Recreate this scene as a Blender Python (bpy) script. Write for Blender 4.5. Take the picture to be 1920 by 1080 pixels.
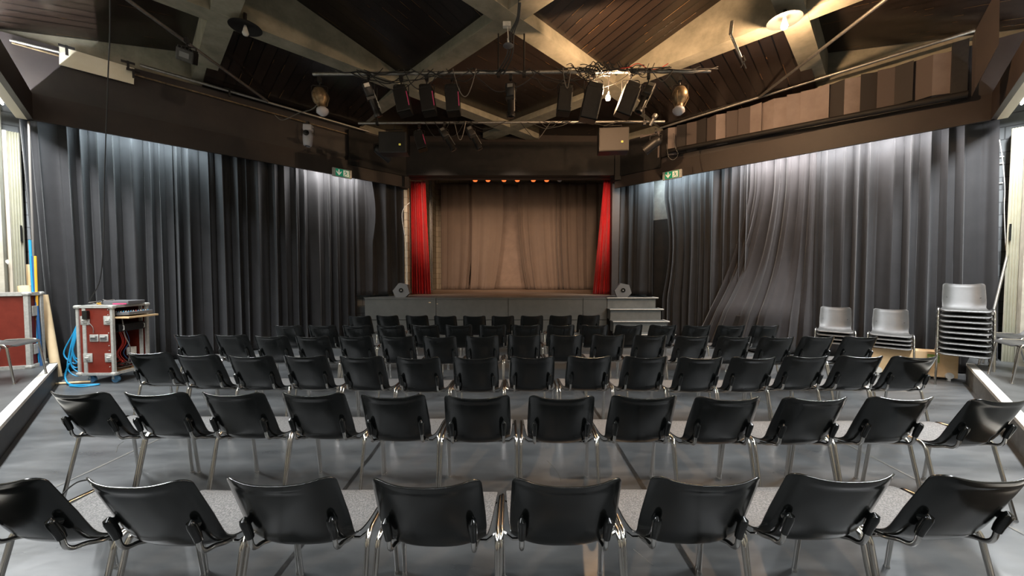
import bpy, bmesh, math, random
from mathutils import Vector, Matrix
random.seed(7)
for o in list(bpy.data.objects): bpy.data.objects.remove(o)
C = bpy.context.scene.collection
SC = bpy.context.scene
PI = math.pi

# ------------------------------------------------------------------ camera, world, exposure
CAMH = 1.55; F = 700.0; TH = math.atan(25/700.0)
cd = bpy.data.cameras.new('camera'); cam = bpy.data.objects.new('camera', cd); C.objects.link(cam)
cam.location = (0, 0, CAMH); cam.rotation_euler = (PI/2-TH, 0, 0)
cd.sensor_width = 36; cd.lens = 36*F/1920; cd.clip_start = 0.05
SC.camera = cam
w = bpy.data.worlds.new('world'); SC.world = w; w.use_nodes = True
w.node_tree.nodes['Background'].inputs[0].default_value = (.75, .85, 1, 1)
w.node_tree.nodes['Background'].inputs[1].default_value = 0.02
SC.view_settings.view_transform = 'Standard'; SC.view_settings.look = 'None'
SC.view_settings.gamma = 1; SC.view_settings.use_curve_mapping = False
SC.view_settings.exposure = 1.25

def ray(px, py):
    u = (px-960)/F; v = (540-py)/F; c = math.cos(TH); s = math.sin(TH)
    return Vector((u, c+v*s, -s+v*c))
def atz(px, py, z):
    d = ray(px, py); return Vector((0, 0, CAMH))+d*((z-CAMH)/d.z)
def aty(px, py, y):
    d = ray(px, py); return Vector((0, 0, CAMH))+d*(y/d.y)

# room plan: a square hall standing on its corner; its left and right corners at (-7,5.5) and (7,5.5)
ZV = 3.79; ZB = 4.17; ZP = 4.96; ZC = 5.10
def wl(s, t, off=0):        # along the two far walls; t=0 at the side corner, t grows towards the stage; off outward
    return (s*(7.0-t)+s*off*.7071, 5.5+t+off*.7071)
def wn(s, u, off=0):        # along the two near sides, from the side corner back towards the camera
    return (s*(7.0-u)+s*off*.7071, 5.5-u-off*.7071)
def tpx(px):                # t of a column of the picture on the far walls
    r = abs(px-960)/F; return (7-5.5*r)/(1+r)

def area(name, loc, size, power, col, rot, sizey=None, spread=None):
    l = bpy.data.lights.new(name, 'AREA'); l.energy = power; l.color = col; l.size = size
    if sizey: l.shape = 'RECTANGLE'; l.size_y = sizey
    if spread: l.spread = spread
    o = bpy.data.objects.new(name, l); C.objects.link(o); o.location = loc; o.rotation_euler = rot
    return o
COOL = (.90, .96, 1.0); WARM = (1.0, .62, .34); NEUT = (.95, .98, 1.0)
TUBES = []   # (side, kind, start, end, off, z, power, colour)
def tube_light(s, fn, a, b, off, z, power, col, tilt):
    p = fn(s, (a+b)/2, off)
    q = fn(s, (a+b)/2+.1, off)
    ang = math.atan2(q[1]-p[1], q[0]-p[0])
    o = area('fluorescent_light', (p[0], p[1], z), abs(b-a)*1.414, power, col, (0, 0, 0), .06)
    # local -Z is the beam; x along the tube, tilt about it
    o.rotation_euler = (Matrix.Rotation(ang, 4, 'Z') @ Matrix.Rotation(tilt, 4, 'X')).to_euler()
    TUBES.append((s, fn, a, b, off, z))
# behind the valances, in front of the curtains
tube_light(-1, wl, .35, 1.35, .05, 3.93, 20, (.76, .93, 1), math.radians(12))
tube_light(-1, wl, 2.55, 3.45, .05, 3.93, 28, (1, .97, .95), math.radians(12))
tube_light(1, wl, .45, 2.35, .05, 3.93, 72, (1, .97, .96), math.radians(-12))
tube_light(1, wl, 2.75, 3.85, .05, 3.93, 30, (.76, .93, 1), math.radians(-12))
# behind the near-side beams, over the side platforms
for s in (-1, 1):
    for a, b in ((.15, 1.6), (2.1, 3.5), (3.9, 5.3), (5.6, 6.8)):
        tube_light(s, wn, a, b, .20 if a < 1 else .30, 3.86, 105 if a < 1 else 95 if a < 3 else 40 if a < 5 else 18, NEUT, 0)
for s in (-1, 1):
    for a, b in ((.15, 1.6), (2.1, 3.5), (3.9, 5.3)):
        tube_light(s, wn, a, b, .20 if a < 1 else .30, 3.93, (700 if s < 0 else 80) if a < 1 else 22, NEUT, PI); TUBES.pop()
# warm lamps of the hall
def point(name, loc, power, col, r=.05):
    l = bpy.data.lights.new(name, 'POINT'); l.energy = power; l.color = col; l.shadow_soft_size = r
    o = bpy.data.objects.new(name, l); C.objects.link(o); o.location = loc; return o
def spot(name, loc, tgt, power, col, size, blend=.6, r=.06):
    l = bpy.data.lights.new(name, 'SPOT'); l.energy = power; l.color = col; l.spot_size = math.radians(size); l.spot_blend = blend; l.shadow_soft_size = r
    o = bpy.data.objects.new(name, l); C.objects.link(o); o.location = loc
    o.rotation_euler = (Vector(tgt)-Vector(loc)).to_track_quat('-Z', 'Y').to_euler(); return o
LAMP1 = Vector((3.66, 5.14, 4.96)); 
point('beam_lamp_light', LAMP1-Vector((0, 0, .15)), 115, WARM, .04)
point('stage_work_light', (1.46, 5.70, 4.26), 190, WARM, .04)
point('hall_lamp_light', (.0, 1.2, 4.9), 45, (1, .74, .52), .08)
# lights over the stage, then added fill spots for the backdrop
for x in (-1.7, 0, 1.9):
    spot('stage_batten_light', (x, 11.3, 4.25), (x*.9, 14.0, 2.1), 18, (1, .72, .48), 105, .8, .1)
for x in (-1.9, .1, 2.1):  # added fill spots without a fixture, brightening the backdrop
    spot('backdrop_fill_light', (x, 7.75, 4.10), (x, 13.5, 1.9), 250, (1, .74, .55), 52, 1, .08)

# ------------------------------------------------------------------ materials
def mat(name, col, rough=.5, metal=0, spec=.5, noise=None, bump=None, emit=None, coat=0):
    m = bpy.data.materials.new(name); m.use_nodes = True; nt = m.node_tree; b = nt.nodes['Principled BSDF']
    b.inputs['Base Color'].default_value = (*col, 1); b.inputs['Roughness'].default_value = rough
    b.inputs['Metallic'].default_value = metal; b.inputs['Specular IOR Level'].default_value = spec
    b.inputs['Coat Weight'].default_value = coat
    tc = nt.nodes.new('ShaderNodeTexCoord')
    if noise:
        sc, col2, lo, hi = noise[:4]
        n = nt.nodes.new('ShaderNodeTexNoise'); n.inputs['Scale'].default_value = sc; n.inputs['Detail'].default_value = 6
        n.inputs['Roughness'].default_value = .65
        nt.links.new(tc.outputs['Object'], n.inputs['Vector'])
        r = nt.nodes.new('ShaderNodeMapRange'); r.inputs[1].default_value = lo; r.inputs[2].default_value = hi
        nt.links.new(n.outputs['Fac'], r.inputs[0])
        x = nt.nodes.new('ShaderNodeMix'); x.data_type = 'RGBA'
        x.inputs[6].default_value = (*col, 1); x.inputs[7].default_value = (*col2, 1)
        nt.links.new(r.outputs[0], x.inputs[0]); nt.links.new(x.outputs[2], b.inputs['Base Color'])
    if bump:
        sc, st = bump
        n = nt.nodes.new('ShaderNodeTexNoise'); n.inputs['Scale'].default_value = sc; n.inputs['Detail'].default_value = 3
        nt.links.new(tc.outputs['Object'], n.inputs['Vector'])
        bb = nt.nodes.new('ShaderNodeBump'); bb.inputs['Strength'].default_value = st; bb.inputs['Distance'].default_value = .003
        nt.links.new(n.outputs['Fac'], bb.inputs['Height']); nt.links.new(bb.outputs[0], b.inputs['Normal'])
    if emit:
        b.inputs['Emission Color'].default_value = (*emit[0], 1); b.inputs['Emission Strength'].default_value = emit[1]
    return m
def planks(name, c1, c2, gap, rough, width, spec=.5, streak=14.0, groove=.06, edge_glint=None):
    """boards: UV u runs along the board in metres, v across"""
    m = bpy.data.materials.new(name); m.use_nodes = True; nt = m.node_tree; b = nt.nodes['Principled BSDF']
    N = nt.nodes.new; L = nt.links.new
    uv = N('ShaderNodeUVMap'); sp = N('ShaderNodeSeparateXYZ'); L(uv.outputs[0], sp.inputs[0])
    dv = N('ShaderNodeMath'); dv.operation = 'DIVIDE'; dv.inputs[1].default_value = width; L(sp.outputs[1], dv.inputs[0])
    fl = N('ShaderNodeMath'); fl.operation = 'FLOOR'; L(dv.outputs[0], fl.inputs[0])
    fr = N('ShaderNodeMath'); fr.operation = 'FRACT'; L(dv.outputs[0], fr.inputs[0])
    wn_ = N('ShaderNodeTexWhiteNoise'); wn_.noise_dimensions = '1D'; L(fl.outputs[0], wn_.inputs['W'])
    cb = N('ShaderNodeCombineXYZ'); mu = N('ShaderNodeMath'); mu.operation = 'MULTIPLY'; mu.inputs[1].default_value = 1.2; L(sp.outputs[0], mu.inputs[0])
    mv = N('ShaderNodeMath'); mv.operation = 'MULTIPLY'; mv.inputs[1].default_value = streak; L(sp.outputs[1], mv.inputs[0])
    L(mu.outputs[0], cb.inputs[0]); L(mv.outputs[0], cb.inputs[1]); L(wn_.outputs[0], cb.inputs[2])
    ns = N('ShaderNodeTexNoise'); ns.inputs['Scale'].default_value = 2; ns.inputs['Detail'].default_value = 5; L(cb.outputs[0], ns.inputs['Vector'])
    ad = N('ShaderNodeMath'); ad.operation = 'ADD'; L(ns.outputs['Fac'], ad.inputs[0])
    sb = N('ShaderNodeMath'); sb.operation = 'MULTIPLY_ADD'; sb.inputs[1].default_value = .5; sb.inputs[2].default_value = -.25; L(wn_.outputs[0], sb.inputs[0]); L(sb.outputs[0], ad.inputs[1])
    mr = N('ShaderNodeMapRange'); mr.inputs[1].default_value = .3; mr.inputs[2].default_value = .75; L(ad.outputs[0], mr.inputs[0])
    x = N('ShaderNodeMix'); x.data_type = 'RGBA'; x.inputs[6].default_value = (*c1, 1); x.inputs[7].default_value = (*c2, 1); L(mr.outputs[0], x.inputs[0])
    g = N('ShaderNodeMath'); g.operation = 'LESS_THAN'; g.inputs[1].default_value = groove; L(fr.outputs[0], g.inputs[0])
    y = N('ShaderNodeMix'); y.data_type = 'RGBA'; y.inputs[7].default_value = (*gap, 1); L(g.outputs[0], y.inputs[0]); L(x.outputs[2], y.inputs[6])
    out_ = y.outputs[2]
    if edge_glint:      # highlights on the board edges, painted in wood colour along some joints
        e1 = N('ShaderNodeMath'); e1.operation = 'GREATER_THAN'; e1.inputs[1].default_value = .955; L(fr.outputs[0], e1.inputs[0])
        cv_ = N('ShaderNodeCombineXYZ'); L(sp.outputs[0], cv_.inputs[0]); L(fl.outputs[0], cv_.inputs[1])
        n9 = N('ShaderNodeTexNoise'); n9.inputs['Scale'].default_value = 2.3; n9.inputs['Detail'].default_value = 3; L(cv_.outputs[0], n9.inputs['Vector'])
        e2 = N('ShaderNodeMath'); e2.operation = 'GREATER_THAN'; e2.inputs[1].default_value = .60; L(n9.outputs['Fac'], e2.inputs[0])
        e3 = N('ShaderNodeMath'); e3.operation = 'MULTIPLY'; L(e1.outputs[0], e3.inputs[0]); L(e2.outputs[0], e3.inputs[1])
        yy = N('ShaderNodeMix'); yy.data_type = 'RGBA'; yy.inputs[7].default_value = (*edge_glint, 1); L(e3.outputs[0], yy.inputs[0]); L(out_, yy.inputs[6]); out_ = yy.outputs[2]
    L(out_, b.inputs['Base Color'])
    b.inputs['Roughness'].default_value = rough; b.inputs['Specular IOR Level'].default_value = spec
    bp = N('ShaderNodeBump'); bp.inputs['Strength'].default_value = .6; bp.inputs['Distance'].default_value = .004; bp.invert = True
    h = N('ShaderNodeMath'); h.operation = 'MULTIPLY_ADD'; h.inputs[1].default_value = -.12; L(ns.outputs['Fac'], h.inputs[0]); L(g.outputs[0], h.inputs[2])
    L(h.outputs[0], bp.inputs['Height']); L(bp.outputs[0], b.inputs['Normal'])
    return m
def cloth(name, col, rough=.85, sheen=.3, weave=900, col2=None):
    m = mat(name, col, rough, 0, .25, noise=(3.5, col2 or tuple(c*1.25 for c in col), .35, .7), bump=(weave, .35))
    b = m.node_tree.nodes['Principled BSDF']; b.inputs['Sheen Weight'].default_value = sheen; b.inputs['Sheen Roughness'].default_value = .4
    return m
def floor_mat():
    m = bpy.data.materials.new('dance_floor'); m.use_nodes = True; nt = m.node_tree; b = nt.nodes['Principled BSDF']
    N = nt.nodes.new; L = nt.links.new
    tc = N('ShaderNodeTexCoord')
    n1 = N('ShaderNodeTexNoise'); n1.inputs['Scale'].default_value = 1.3; n1.inputs['Detail'].default_value = 7; n1.inputs['Roughness'].default_value = .6
    mp = N('ShaderNodeMapping'); mp.inputs['Scale'].default_value = (1, 3.5, 1); L(tc.outputs['Object'], mp.inputs[0]); L(mp.outputs[0], n1.inputs['Vector'])
    mr = N('ShaderNodeMapRange'); mr.inputs[1].default_value = .35; mr.inputs[2].default_value = .7; L(n1.outputs['Fac'], mr.inputs[0])
    x = N('ShaderNodeMix'); x.data_type = 'RGBA'; x.inputs[6].default_value = (.058, .062, .065, 1); x.inputs[7].default_value = (.108, .113, .116, 1); L(mr.outputs[0], x.inputs[0])
    # scratches
    mp2 = N('ShaderNodeMapping'); mp2.inputs['Rotation'].default_value = (0, 0, .9); mp2.inputs['Scale'].default_value = (.5, 14, 1); L(tc.outputs['Object'], mp2.inputs[0])
    n2 = N('ShaderNodeTexNoise'); n2.inputs['Scale'].default_value = 2.2; n2.inputs['Detail'].default_value = 8; L(mp2.outputs[0], n2.inputs['Vector'])
    m2 = N('ShaderNodeMapRange'); m2.inputs[1].default_value = .66; m2.inputs[2].default_value = .74; m2.inputs[4].default_value = .5; L(n2.outputs['Fac'], m2.inputs[0])
    y = N('ShaderNodeMix'); y.data_type = 'RGBA'; y.inputs[7].default_value = (.13, .13, .125, 1); L(m2.outputs[0], y.inputs[0]); L(x.outputs[2], y.inputs[6])
    L(y.outputs[2], b.inputs['Base Color'])
    m3 = N('ShaderNodeMapRange'); m3.inputs[1].default_value = .3; m3.inputs[2].default_value = .75; m3.inputs[3].default_value = .26; m3.inputs[4].default_value = .44; L(n1.outputs['Fac'], m3.inputs[0])
    L(m3.outputs[0], b.inputs['Roughness'])
    n3 = N('ShaderNodeTexNoise'); n3.inputs['Scale'].default_value = 5; n3.inputs['Detail'].default_value = 2; L(tc.outputs['Object'], n3.inputs['Vector'])
    bp = N('ShaderNodeBump'); bp.inputs['Strength'].default_value = .25; bp.inputs['Distance'].default_value = .01; L(n3.outputs['Fac'], bp.inputs['Height']); L(bp.outputs[0], b.inputs['Normal'])
    return m
def block_mat(name, c1, mortar, bump=.5, bw=.42, bh=.19):
    """painted block wall; UV in metres"""
    m = bpy.data.materials.new(name); m.use_nodes = True; nt = m.node_tree; b = nt.nodes['Principled BSDF']
    N = nt.nodes.new; L = nt.links.new
    uv = N('ShaderNodeUVMap'); br = N('ShaderNodeTexBrick'); br.inputs['Scale'].default_value = 1
    br.inputs['Brick Width'].default_value = bw; br.inputs['Row Height'].default_value = bh; br.inputs['Mortar Size'].default_value = .008
    br.inputs['Color1'].default_value = (*c1, 1); br.inputs['Color2'].default_value = (*[c*.85 for c in c1], 1); br.inputs['Mortar'].default_value = (*mortar, 1)
    L(uv.outputs[0], br.inputs[0]); L(br.outputs[0], b.inputs['Base Color']); b.inputs['Roughness'].default_value = .75
    ns = N('ShaderNodeTexNoise'); ns.inputs['Scale'].default_value = 60; L(uv.outputs[0], ns.inputs['Vector'])
    ad = N('ShaderNodeMath'); ad.operation = 'MULTIPLY_ADD'; ad.inputs[1].default_value = -.4; L(ns.outputs['Fac'], ad.inputs[0]); L(br.outputs['Fac'], ad.inputs[2])
    bp = N('ShaderNodeBump'); bp.inputs['Strength'].default_value = bump; bp.inputs['Distance'].default_value = .006; bp.invert = True
    L(ad.outputs[0], bp.inputs['Height']); L(bp.outputs[0], b.inputs['Normal'])
    return m
M = dict(
 floor=floor_mat(),
 shell_out=mat('black_plastic_gloss', (.0045, .0055, .0055), .16, 0, .5, bump=(9, .03)),
 shell_in=mat('black_plastic_grain', (.060, .060, .060), .52, 0, .6, noise=(150, (.175, .172, .168), .42, .62), bump=(500, .6)),
 shell_grey=mat('grey_plastic_grain', (.028, .029, .028), .40, 0, .55, noise=(5, (.042, .042, .041), .4, .65), bump=(600, .25)),
 cap=mat('black_cap', (.006, .007, .007), .16, 0, .5),
 chrome=mat('chrome', (.62, .61, .59), .16, 1),
 steel=mat('galvanised_steel', (.34, .33, .31), .42, .85, noise=(25, (.22, .21, .19), .35, .7)),
 alu=mat('aluminium', (.50, .50, .47), .42, .35, noise=(30, (.36, .36, .34), .4, .7)),
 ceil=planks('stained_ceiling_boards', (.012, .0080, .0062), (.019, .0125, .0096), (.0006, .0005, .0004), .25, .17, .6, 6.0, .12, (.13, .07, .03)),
 conc=mat('raw_concrete', (.185, .175, .135), .85, 0, .3, noise=(3.2, (.30, .28, .22), .35, .68), bump=(26, .5)),
 conc2=mat('pale_concrete', (.32, .30, .24), .8, 0, .3, noise=(4, (.45, .43, .36), .35, .68), bump=(26, .5)),
 brown=mat('brown_painted_board', (.023, .017, .015), .55, 0, .35, noise=(2.4, (.033, .0235, .020), .35, .7), bump=(40, .2)),
 darkpanel=mat('dark_painted_panel', (.020, .017, .018), .45, 0, .4, noise=(1.6, (.036, .029, .027), .3, .7), bump=(12, .15)),
 black=mat('matt_black', (.007, .0065, .0065), .65, 0, .3, noise=(5, (.014, .012, .011), .4, .7)),
 acoustic=mat('acoustic_panel_grey', (.20, .165, .155), .75, 0, .25, noise=(3, (.16, .13, .12), .4, .7), bump=(300, .3)),
 acoustic_shaded=mat('acoustic_panel_shaded', (.075, .060, .056), .75, 0, .25),  # shading of the angled strips, painted as a darker tone
 acoustic_shadow=mat('acoustic_panel_shadow', (.030, .026, .025), .75, 0, .25),  # shadow edges between the strips, painted as the darkest tone
 bwall=block_mat('grey_block_wall', (.15, .16, .165), (.06, .063, .065)),
 wwall=block_mat('cream_block_wall', (.42, .34, .24), (.20, .16, .11), .6, .4, .2),
 curtain=cloth('charcoal_curtain', (.020, .020, .0215), .8, .16),
 curtain_r=cloth('charcoal_curtain_warm', (.023, .021, .022), .8, .22),
 red=cloth('red_velvet', (.33, .004, .006), .75, .25, 600, (.45, .008, .010)),
 drape=cloth('brown_drape', (.165, .120, .095), .9, .2, 700, (.18, .130, .10)),
 drape2=cloth('grey_brown_drape', (.20, .145, .115), .9, .2, 700),
 stagewood=planks('worn_stage_boards', (.16, .10, .065), (.30, .21, .15), (.03, .02, .015), .45, .12),
 apron=planks('apron_grey_paint', (.050, .050, .048), (.085, .083, .078), (.02, .02, .02), .38, .20),
 stagefront=mat('stage_grey_paint', (.066, .069, .066), .55, 0, .4, noise=(6, (.082, .084, .080), .35, .7), bump=(60, .3)),
 steps=mat('step_grey_paint', (.085, .09, .088), .5, 0, .4, noise=(6, (.12, .125, .12), .35, .7)),
 edge=mat('white_edge_paint', (.62, .60, .55), .6, 0, .4, noise=(18, (.40, .39, .36), .5, .75)),
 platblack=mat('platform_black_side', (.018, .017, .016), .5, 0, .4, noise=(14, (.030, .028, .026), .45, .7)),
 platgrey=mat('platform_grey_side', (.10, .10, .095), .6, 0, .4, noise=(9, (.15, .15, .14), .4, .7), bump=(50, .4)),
 plattop=mat('platform_top', (.055, .058, .058), .45, 0, .5, noise=(4, (.085, .088, .088), .4, .7)),
 redlam=mat('red_laminate', (.135, .017, .010), .38, 0, .5, noise=(9, (.17, .024, .014), .35, .7)),
 ply=mat('pale_plywood', (.56, .38, .20), .55, 0, .4, noise=(5, (.64, .46, .27), .35, .7)),
 card=mat('pale_cardboard', (.66, .50, .30), .7, 0, .3, noise=(5, (.72, .57, .36), .35, .7)),
 cream=mat('cream_vinyl', (.42, .41, .32), .5, 0, .4, noise=(3, (.47, .46, .38), .4, .7)),
 creampost=mat('cream_post', (.48, .43, .34), .5),
 white=mat('white_sheet', (.72, .68, .56), .6, noise=(2.5, (.66, .60, .46), .35, .7)),
 tube=mat('fluorescent_tube', (.9, .9, .9), .3, emit=((.95, .98, 1), 9)),
 bulb=mat('warm_bulb', (1, .9, .7), .3, emit=((1, .70, .38), 90)),
 lampwhite=mat('milky_glass', (.42, .41, .44), .25, 0, .5),
 brass=mat('aged_brass', (.26, .19, .11), .42, .6, noise=(14, (.08, .055, .035), .4, .68)),
 cable=mat('black_cable', (.010, .010, .010), .5),
 cablegrey=mat('grey_cable', (.12, .11, .10), .5),
 blue=mat('blue_cable', (.015, .27, .52), .4),
 bluedark=mat('dark_blue_cable', (.02, .09, .24), .4),
 yellow=mat('yellow_strap', (.72, .38, .03), .5),
 redcable=mat('red_cable', (.48, .03, .02), .45),
 rubber=mat('blue_wheel', (.06, .17, .30), .5),
 pink=mat('pink_sticker', (.50, .05, .15), .5),
 greenlab=mat('exit_green', (.0, .22, .12), .4, emit=((0, .25, .13), .15)),
 signwhite=mat('sign_white', (.72, .70, .62), .4, emit=((.8, .75, .6), .12)),
 fixture=mat('black_fixture', (.012, .0115, .012), .42, .2, .5, noise=(20, (.020, .018, .017), .4, .7)),
 speakerbox=mat('speaker_dark', (.012, .011, .011), .45, 0, .5),
 speakerbrown=mat('speaker_mesh_brown', (.016, .012, .010), .6, 0, .5),
 grille=mat('speaker_grille_grey', (.13, .135, .14), .55, .3, .4, bump=(800, .5)),
 yellowmark=mat('yellow_mark', (.55, .50, .08), .4, emit=((.6, .5, .1), .25)),
 red_lamp=mat('red_gel_lamp', (.65, .10, .03), .3, emit=((.9, .14, .03), .8)),
 tape=mat('worn_tape', (.10, .098, .09), .5, noise=(30, (.16, .145, .11), .5, .7)),
 tapedark=mat('dark_tape', (.018, .018, .018), .35, noise=(40, (.05, .05, .048), .5, .7)),
 knobs=mat('mixer_knobs', (.55, .55, .52), .4), mixer=mat('mixer_grey', (.11, .11, .115), .45),
 greenpaper=mat('green_sticker', (.12, .26, .04), .5, noise=(26, (.34, .38, .12), .45, .6)),
)

# ------------------------------------------------------------------ mesh builder
class MB:
    def __init__(s): s.v = []; s.f = []; s.m = []; s.uv = {}; s.sm = []
    def add(s, vs, fs, m=0, smooth=False, T=None):
        n = len(s.v)
        s.v += [tuple((T @ Vector(p)) if T else p) for p in vs]
        for f in fs: s.f.append([i+n for i in f]); s.m.append(m); s.sm.append(smooth)
        return s
    def box(s, c, d, m=0, T=None, rz=0, bev=0):
        x, y, z = d[0]/2, d[1]/2, d[2]/2
        cs, sn = math.cos(rz), math.sin(rz)
        if bev:
            bm = bmesh.new(); bmesh.ops.create_cube(bm, size=1)
            for v in bm.verts: v.co = Vector((v.co.x*d[0], v.co.y*d[1], v.co.z*d[2]))
            bmesh.ops.bevel(bm, geom=bm.edges[:], offset=bev, segments=2, affect='EDGES', profile=.5)
            bm.verts.index_update()
            vs = [(c[0]+v.co.x*cs-v.co.y*sn, c[1]+v.co.x*sn+v.co.y*cs, c[2]+v.co.z) for v in bm.verts]
            fs = [[v.index for v in f.verts] for f in bm.faces]; bm.free()
            return s.add(vs, fs, m, False, T)
        vs = [(c[0]+a*x*cs-b*y*sn, c[1]+a*x*sn+b*y*cs, c[2]+e*z) for a in (-1, 1) for b in (-1, 1) for e in (-1, 1)]
        return s.add(vs, [(0, 1, 3, 2), (4, 6, 7, 5), (0, 4, 5, 1), (2, 3, 7, 6), (0, 2, 6, 4), (1, 5, 7, 3)], m, False, T)
    def tube(s, pts, r, n=8, m=0, T=None, cap=True, close=False):
        pts = [Vector(p) for p in pts]; k = len(pts); rr = r if isinstance(r, (list, tuple)) else [r]*k
        vs = []; up = None
        for i, p in enumerate(pts):
            d = (pts[min(i+1, k-1)]-pts[max(i-1, 0)])
            d = d.normalized() if d.length > 1e-9 else Vector((0, 0, 1))
            if up is None:
                up = Vector((0, 0, 1)) if abs(d.z) < .9 else Vector((1, 0, 0))
            a = (up-d*up.dot(d)).normalized(); b = d.cross(a); up = a
            for j in range(n):
                t = 2*PI*j/n; vs.append(tuple(p+a*(math.cos(t)*rr[i])+b*(math.sin(t)*rr[i])))
        fs = [(i*n+j, i*n+(j+1) % n, (i+1)*n+(j+1) % n, (i+1)*n+j) for i in range(k-1) for j in range(n)]
        s.add(vs, fs, m, True, T)
        if cap:
            b0 = len(s.v)-k*n
            s.f += [[b0+j for j in range(n)][::-1], [b0+(k-1)*n+j for j in range(n)]]; s.m += [m, m]; s.sm += [False, False]
        return s
    def lathe(s, prof, n=20, m=0, T=None, cap=True):
        vs = [(r*math.cos(2*PI*j/n), r*math.sin(2*PI*j/n), z) for r, z in prof for j in range(n)]
        fs = [(i*n+j, i*n+(j+1) % n, (i+1)*n+(j+1) % n, (i+1)*n+j) for i in range(len(prof)-1) for j in range(n)]
        if cap: fs += [tuple(range(n))[::-1], tuple((len(prof)-1)*n+j for j in range(n))]
        return s.add(vs, fs, m, True, T)
    def prism(s, poly, z0, z1, m=0, T=None):
        n = len(poly); vs = [(x, y, z0) for x, y in poly]+[(x, y, z1) for x, y in poly]
        fs = [tuple(range(n))[::-1], tuple(range(n, 2*n))]+[(i, (i+1) % n, n+(i+1) % n, n+i) for i in range(n)]
        return s.add(vs, fs, m, False, T)
    def build(s, name, mats, parent=None, uvf=None):
        me = bpy.data.meshes.new(name); me.from_pydata(s.v, [], s.f)
        if not isinstance(mats, (list, tuple)): mats = [mats]
        for x in mats: me.materials.append(M[x])
        me.polygons.foreach_set('material_index', s.m); me.polygons.foreach_set('use_smooth', s.sm)
        if uvf:
            ul = me.uv_layers.new(name='UVMap')
            for p in me.polygons:
                for li in p.loop_indices: ul.data[li].uv = uvf(me.vertices[me.loops[li].vertex_index].co)
        me.update(); o = bpy.data.objects.new(name, me); C.objects.link(o)
        bm = bmesh.new(); bm.from_mesh(me); bmesh.ops.recalc_face_normals(bm, faces=bm.faces); bm.to_mesh(me); bm.free()
        if any(s.sm):
            try:
                me.set_sharp_from_angle(angle=math.radians(50))
            except Exception: pass
        if parent: o.parent = parent
        return o
def tag(o, label=None, cat=None, group=None, kind=None):
    if label: o['label'] = label
    if cat: o['category'] = cat
    if group: o['group'] = group
    if kind: o['kind'] = kind
    return o
def thing(name, label, cat, loc=(0, 0, 0), rz=0, group=None):
    o = bpy.data.objects.new(name, None); C.objects.link(o); o.location = loc; o.rotation_euler = (0, 0, rz); o.empty_display_size = .1
    return tag(o, label, cat, group)
def struct(o): o['kind'] = 'structure'; return o
def kids(o): return [c for c in ALLK.get(o.name, [])]
ALLK = {}
def dup(o, loc, rz=0, label=None, group=None, rot=None):
    r = o.copy(); C.objects.link(r); r.location = loc; r.rotation_euler = rot if rot else (0, 0, rz)
    if label: r['label'] = label
    if group: r['group'] = group
    for ch in o.children:
        c = ch.copy(); C.objects.link(c); c.parent = r
        for g in ch.children:
            d = g.copy(); C.objects.link(d); d.parent = c
    return r
def catm(pts, n=6):
    out = []; P = [Vector(p) for p in pts]
    for i in range(len(P)-1):
        p0 = P[max(i-1, 0)]; p1 = P[i]; p2 = P[i+1]; p3 = P[min(i+2, len(P)-1)]
        for k in range(n):
            t = k/n
            out.append(.5*((2*p1)+(p2-p0)*t+(2*p0-5*p1+4*p2-p3)*t*t+(3*p1-p0-3*p2+p3)*t**3))
    out.append(P[-1]); return out

# ------------------------------------------------------------------ room shell
MB().box((0, 5.5, -.05), (22, 24, .1)).build('floor', 'floor'); struct(bpy.data.objects['floor'])
def wallslab(name, p, q, z0, z1, th, m, out):
    """slab from p to q (plan), thickness th towards out (unit plan vector)"""
    px, py = p; qx, qy = q; L = math.hypot(qx-px, qy-py)
    b = MB(); b.prism([(px, py), (qx, qy), (qx+out[0]*th, qy+out[1]*th), (px+out[0]*th, py+out[1]*th)], z0, z1)
    ux, uy = (qx-px)/L, (qy-py)/L
    return b.build(name, m, uvf=lambda c: ((c.x-px)*ux+(c.y-py)*uy, c.z))
for s, nm in ((-1, 'left'), (1, 'right')):
    out = (s*.7071, .7071); o2 = (s*.7071, -.7071)
    struct(wallslab('wall_far_'+nm, wl(s, -2.2, .55), wl(s, 4.55, .55), 0, 4.3, .15, 'bwall', out))
    struct(wallslab('wall_upper_'+nm, wl(s, -.22, .02), wl(s, 4.45, .02), ZB, ZP, .12, 'darkpanel', out))
    struct(wallslab('wall_beam_'+nm, wl(s, -.3, .22), wl(s, 4.6, .22), ZP-.1, 6.3, .3, 'conc', out))
    struct(wallslab('wall_near_'+nm, wn(s, -1.0, 1.5), wn(s, 8.6, 1.5), 0, 4.3, .2, 'conc', o2))
    struct(wallslab('wall_near_upper_'+nm, wn(s, .35, .60), wn(s, 7.2, .60), ZB-.02, 6.4, .12, 'conc2' if s < 0 else 'brown', o2))
# valance boards and near-side beams
n = 1
for s in (-1, 1):
    out = (s*.7071, .7071); o2 = (s*.7071, -.7071)
    struct(wallslab('trim_%d' % n, wl(s, 0, -.06), wl(s, 4.30, -.06), ZV, ZB, .05, 'brown', out)); n += 1
    struct(wallslab('trim_%d' % n, wl(s, -.1, .0), wl(s, 4.42, .0), ZB-.02, ZB, .55, 'black', out)); n += 1
    struct(wallslab('trim_%d' % n, wn(s, 0, -.04), wn(s, 7.2, -.04), ZV, ZB, .06, 'brown', o2)); n += 1
    struct(wallslab('trim_%d' % n, wn(s, 0, .02), wn(s, 7.0, .02), ZV, ZV+.03, .10, 'creampost', o2)); n += 1
    # lid over the side platforms
    struct(wallslab('ceiling_wing_'+('left' if s < 0 else 'right'), wn(s, -.6, .62), wn(s, 8, .62), ZB, ZB+.06, 1.1, 'conc2', o2))
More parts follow.
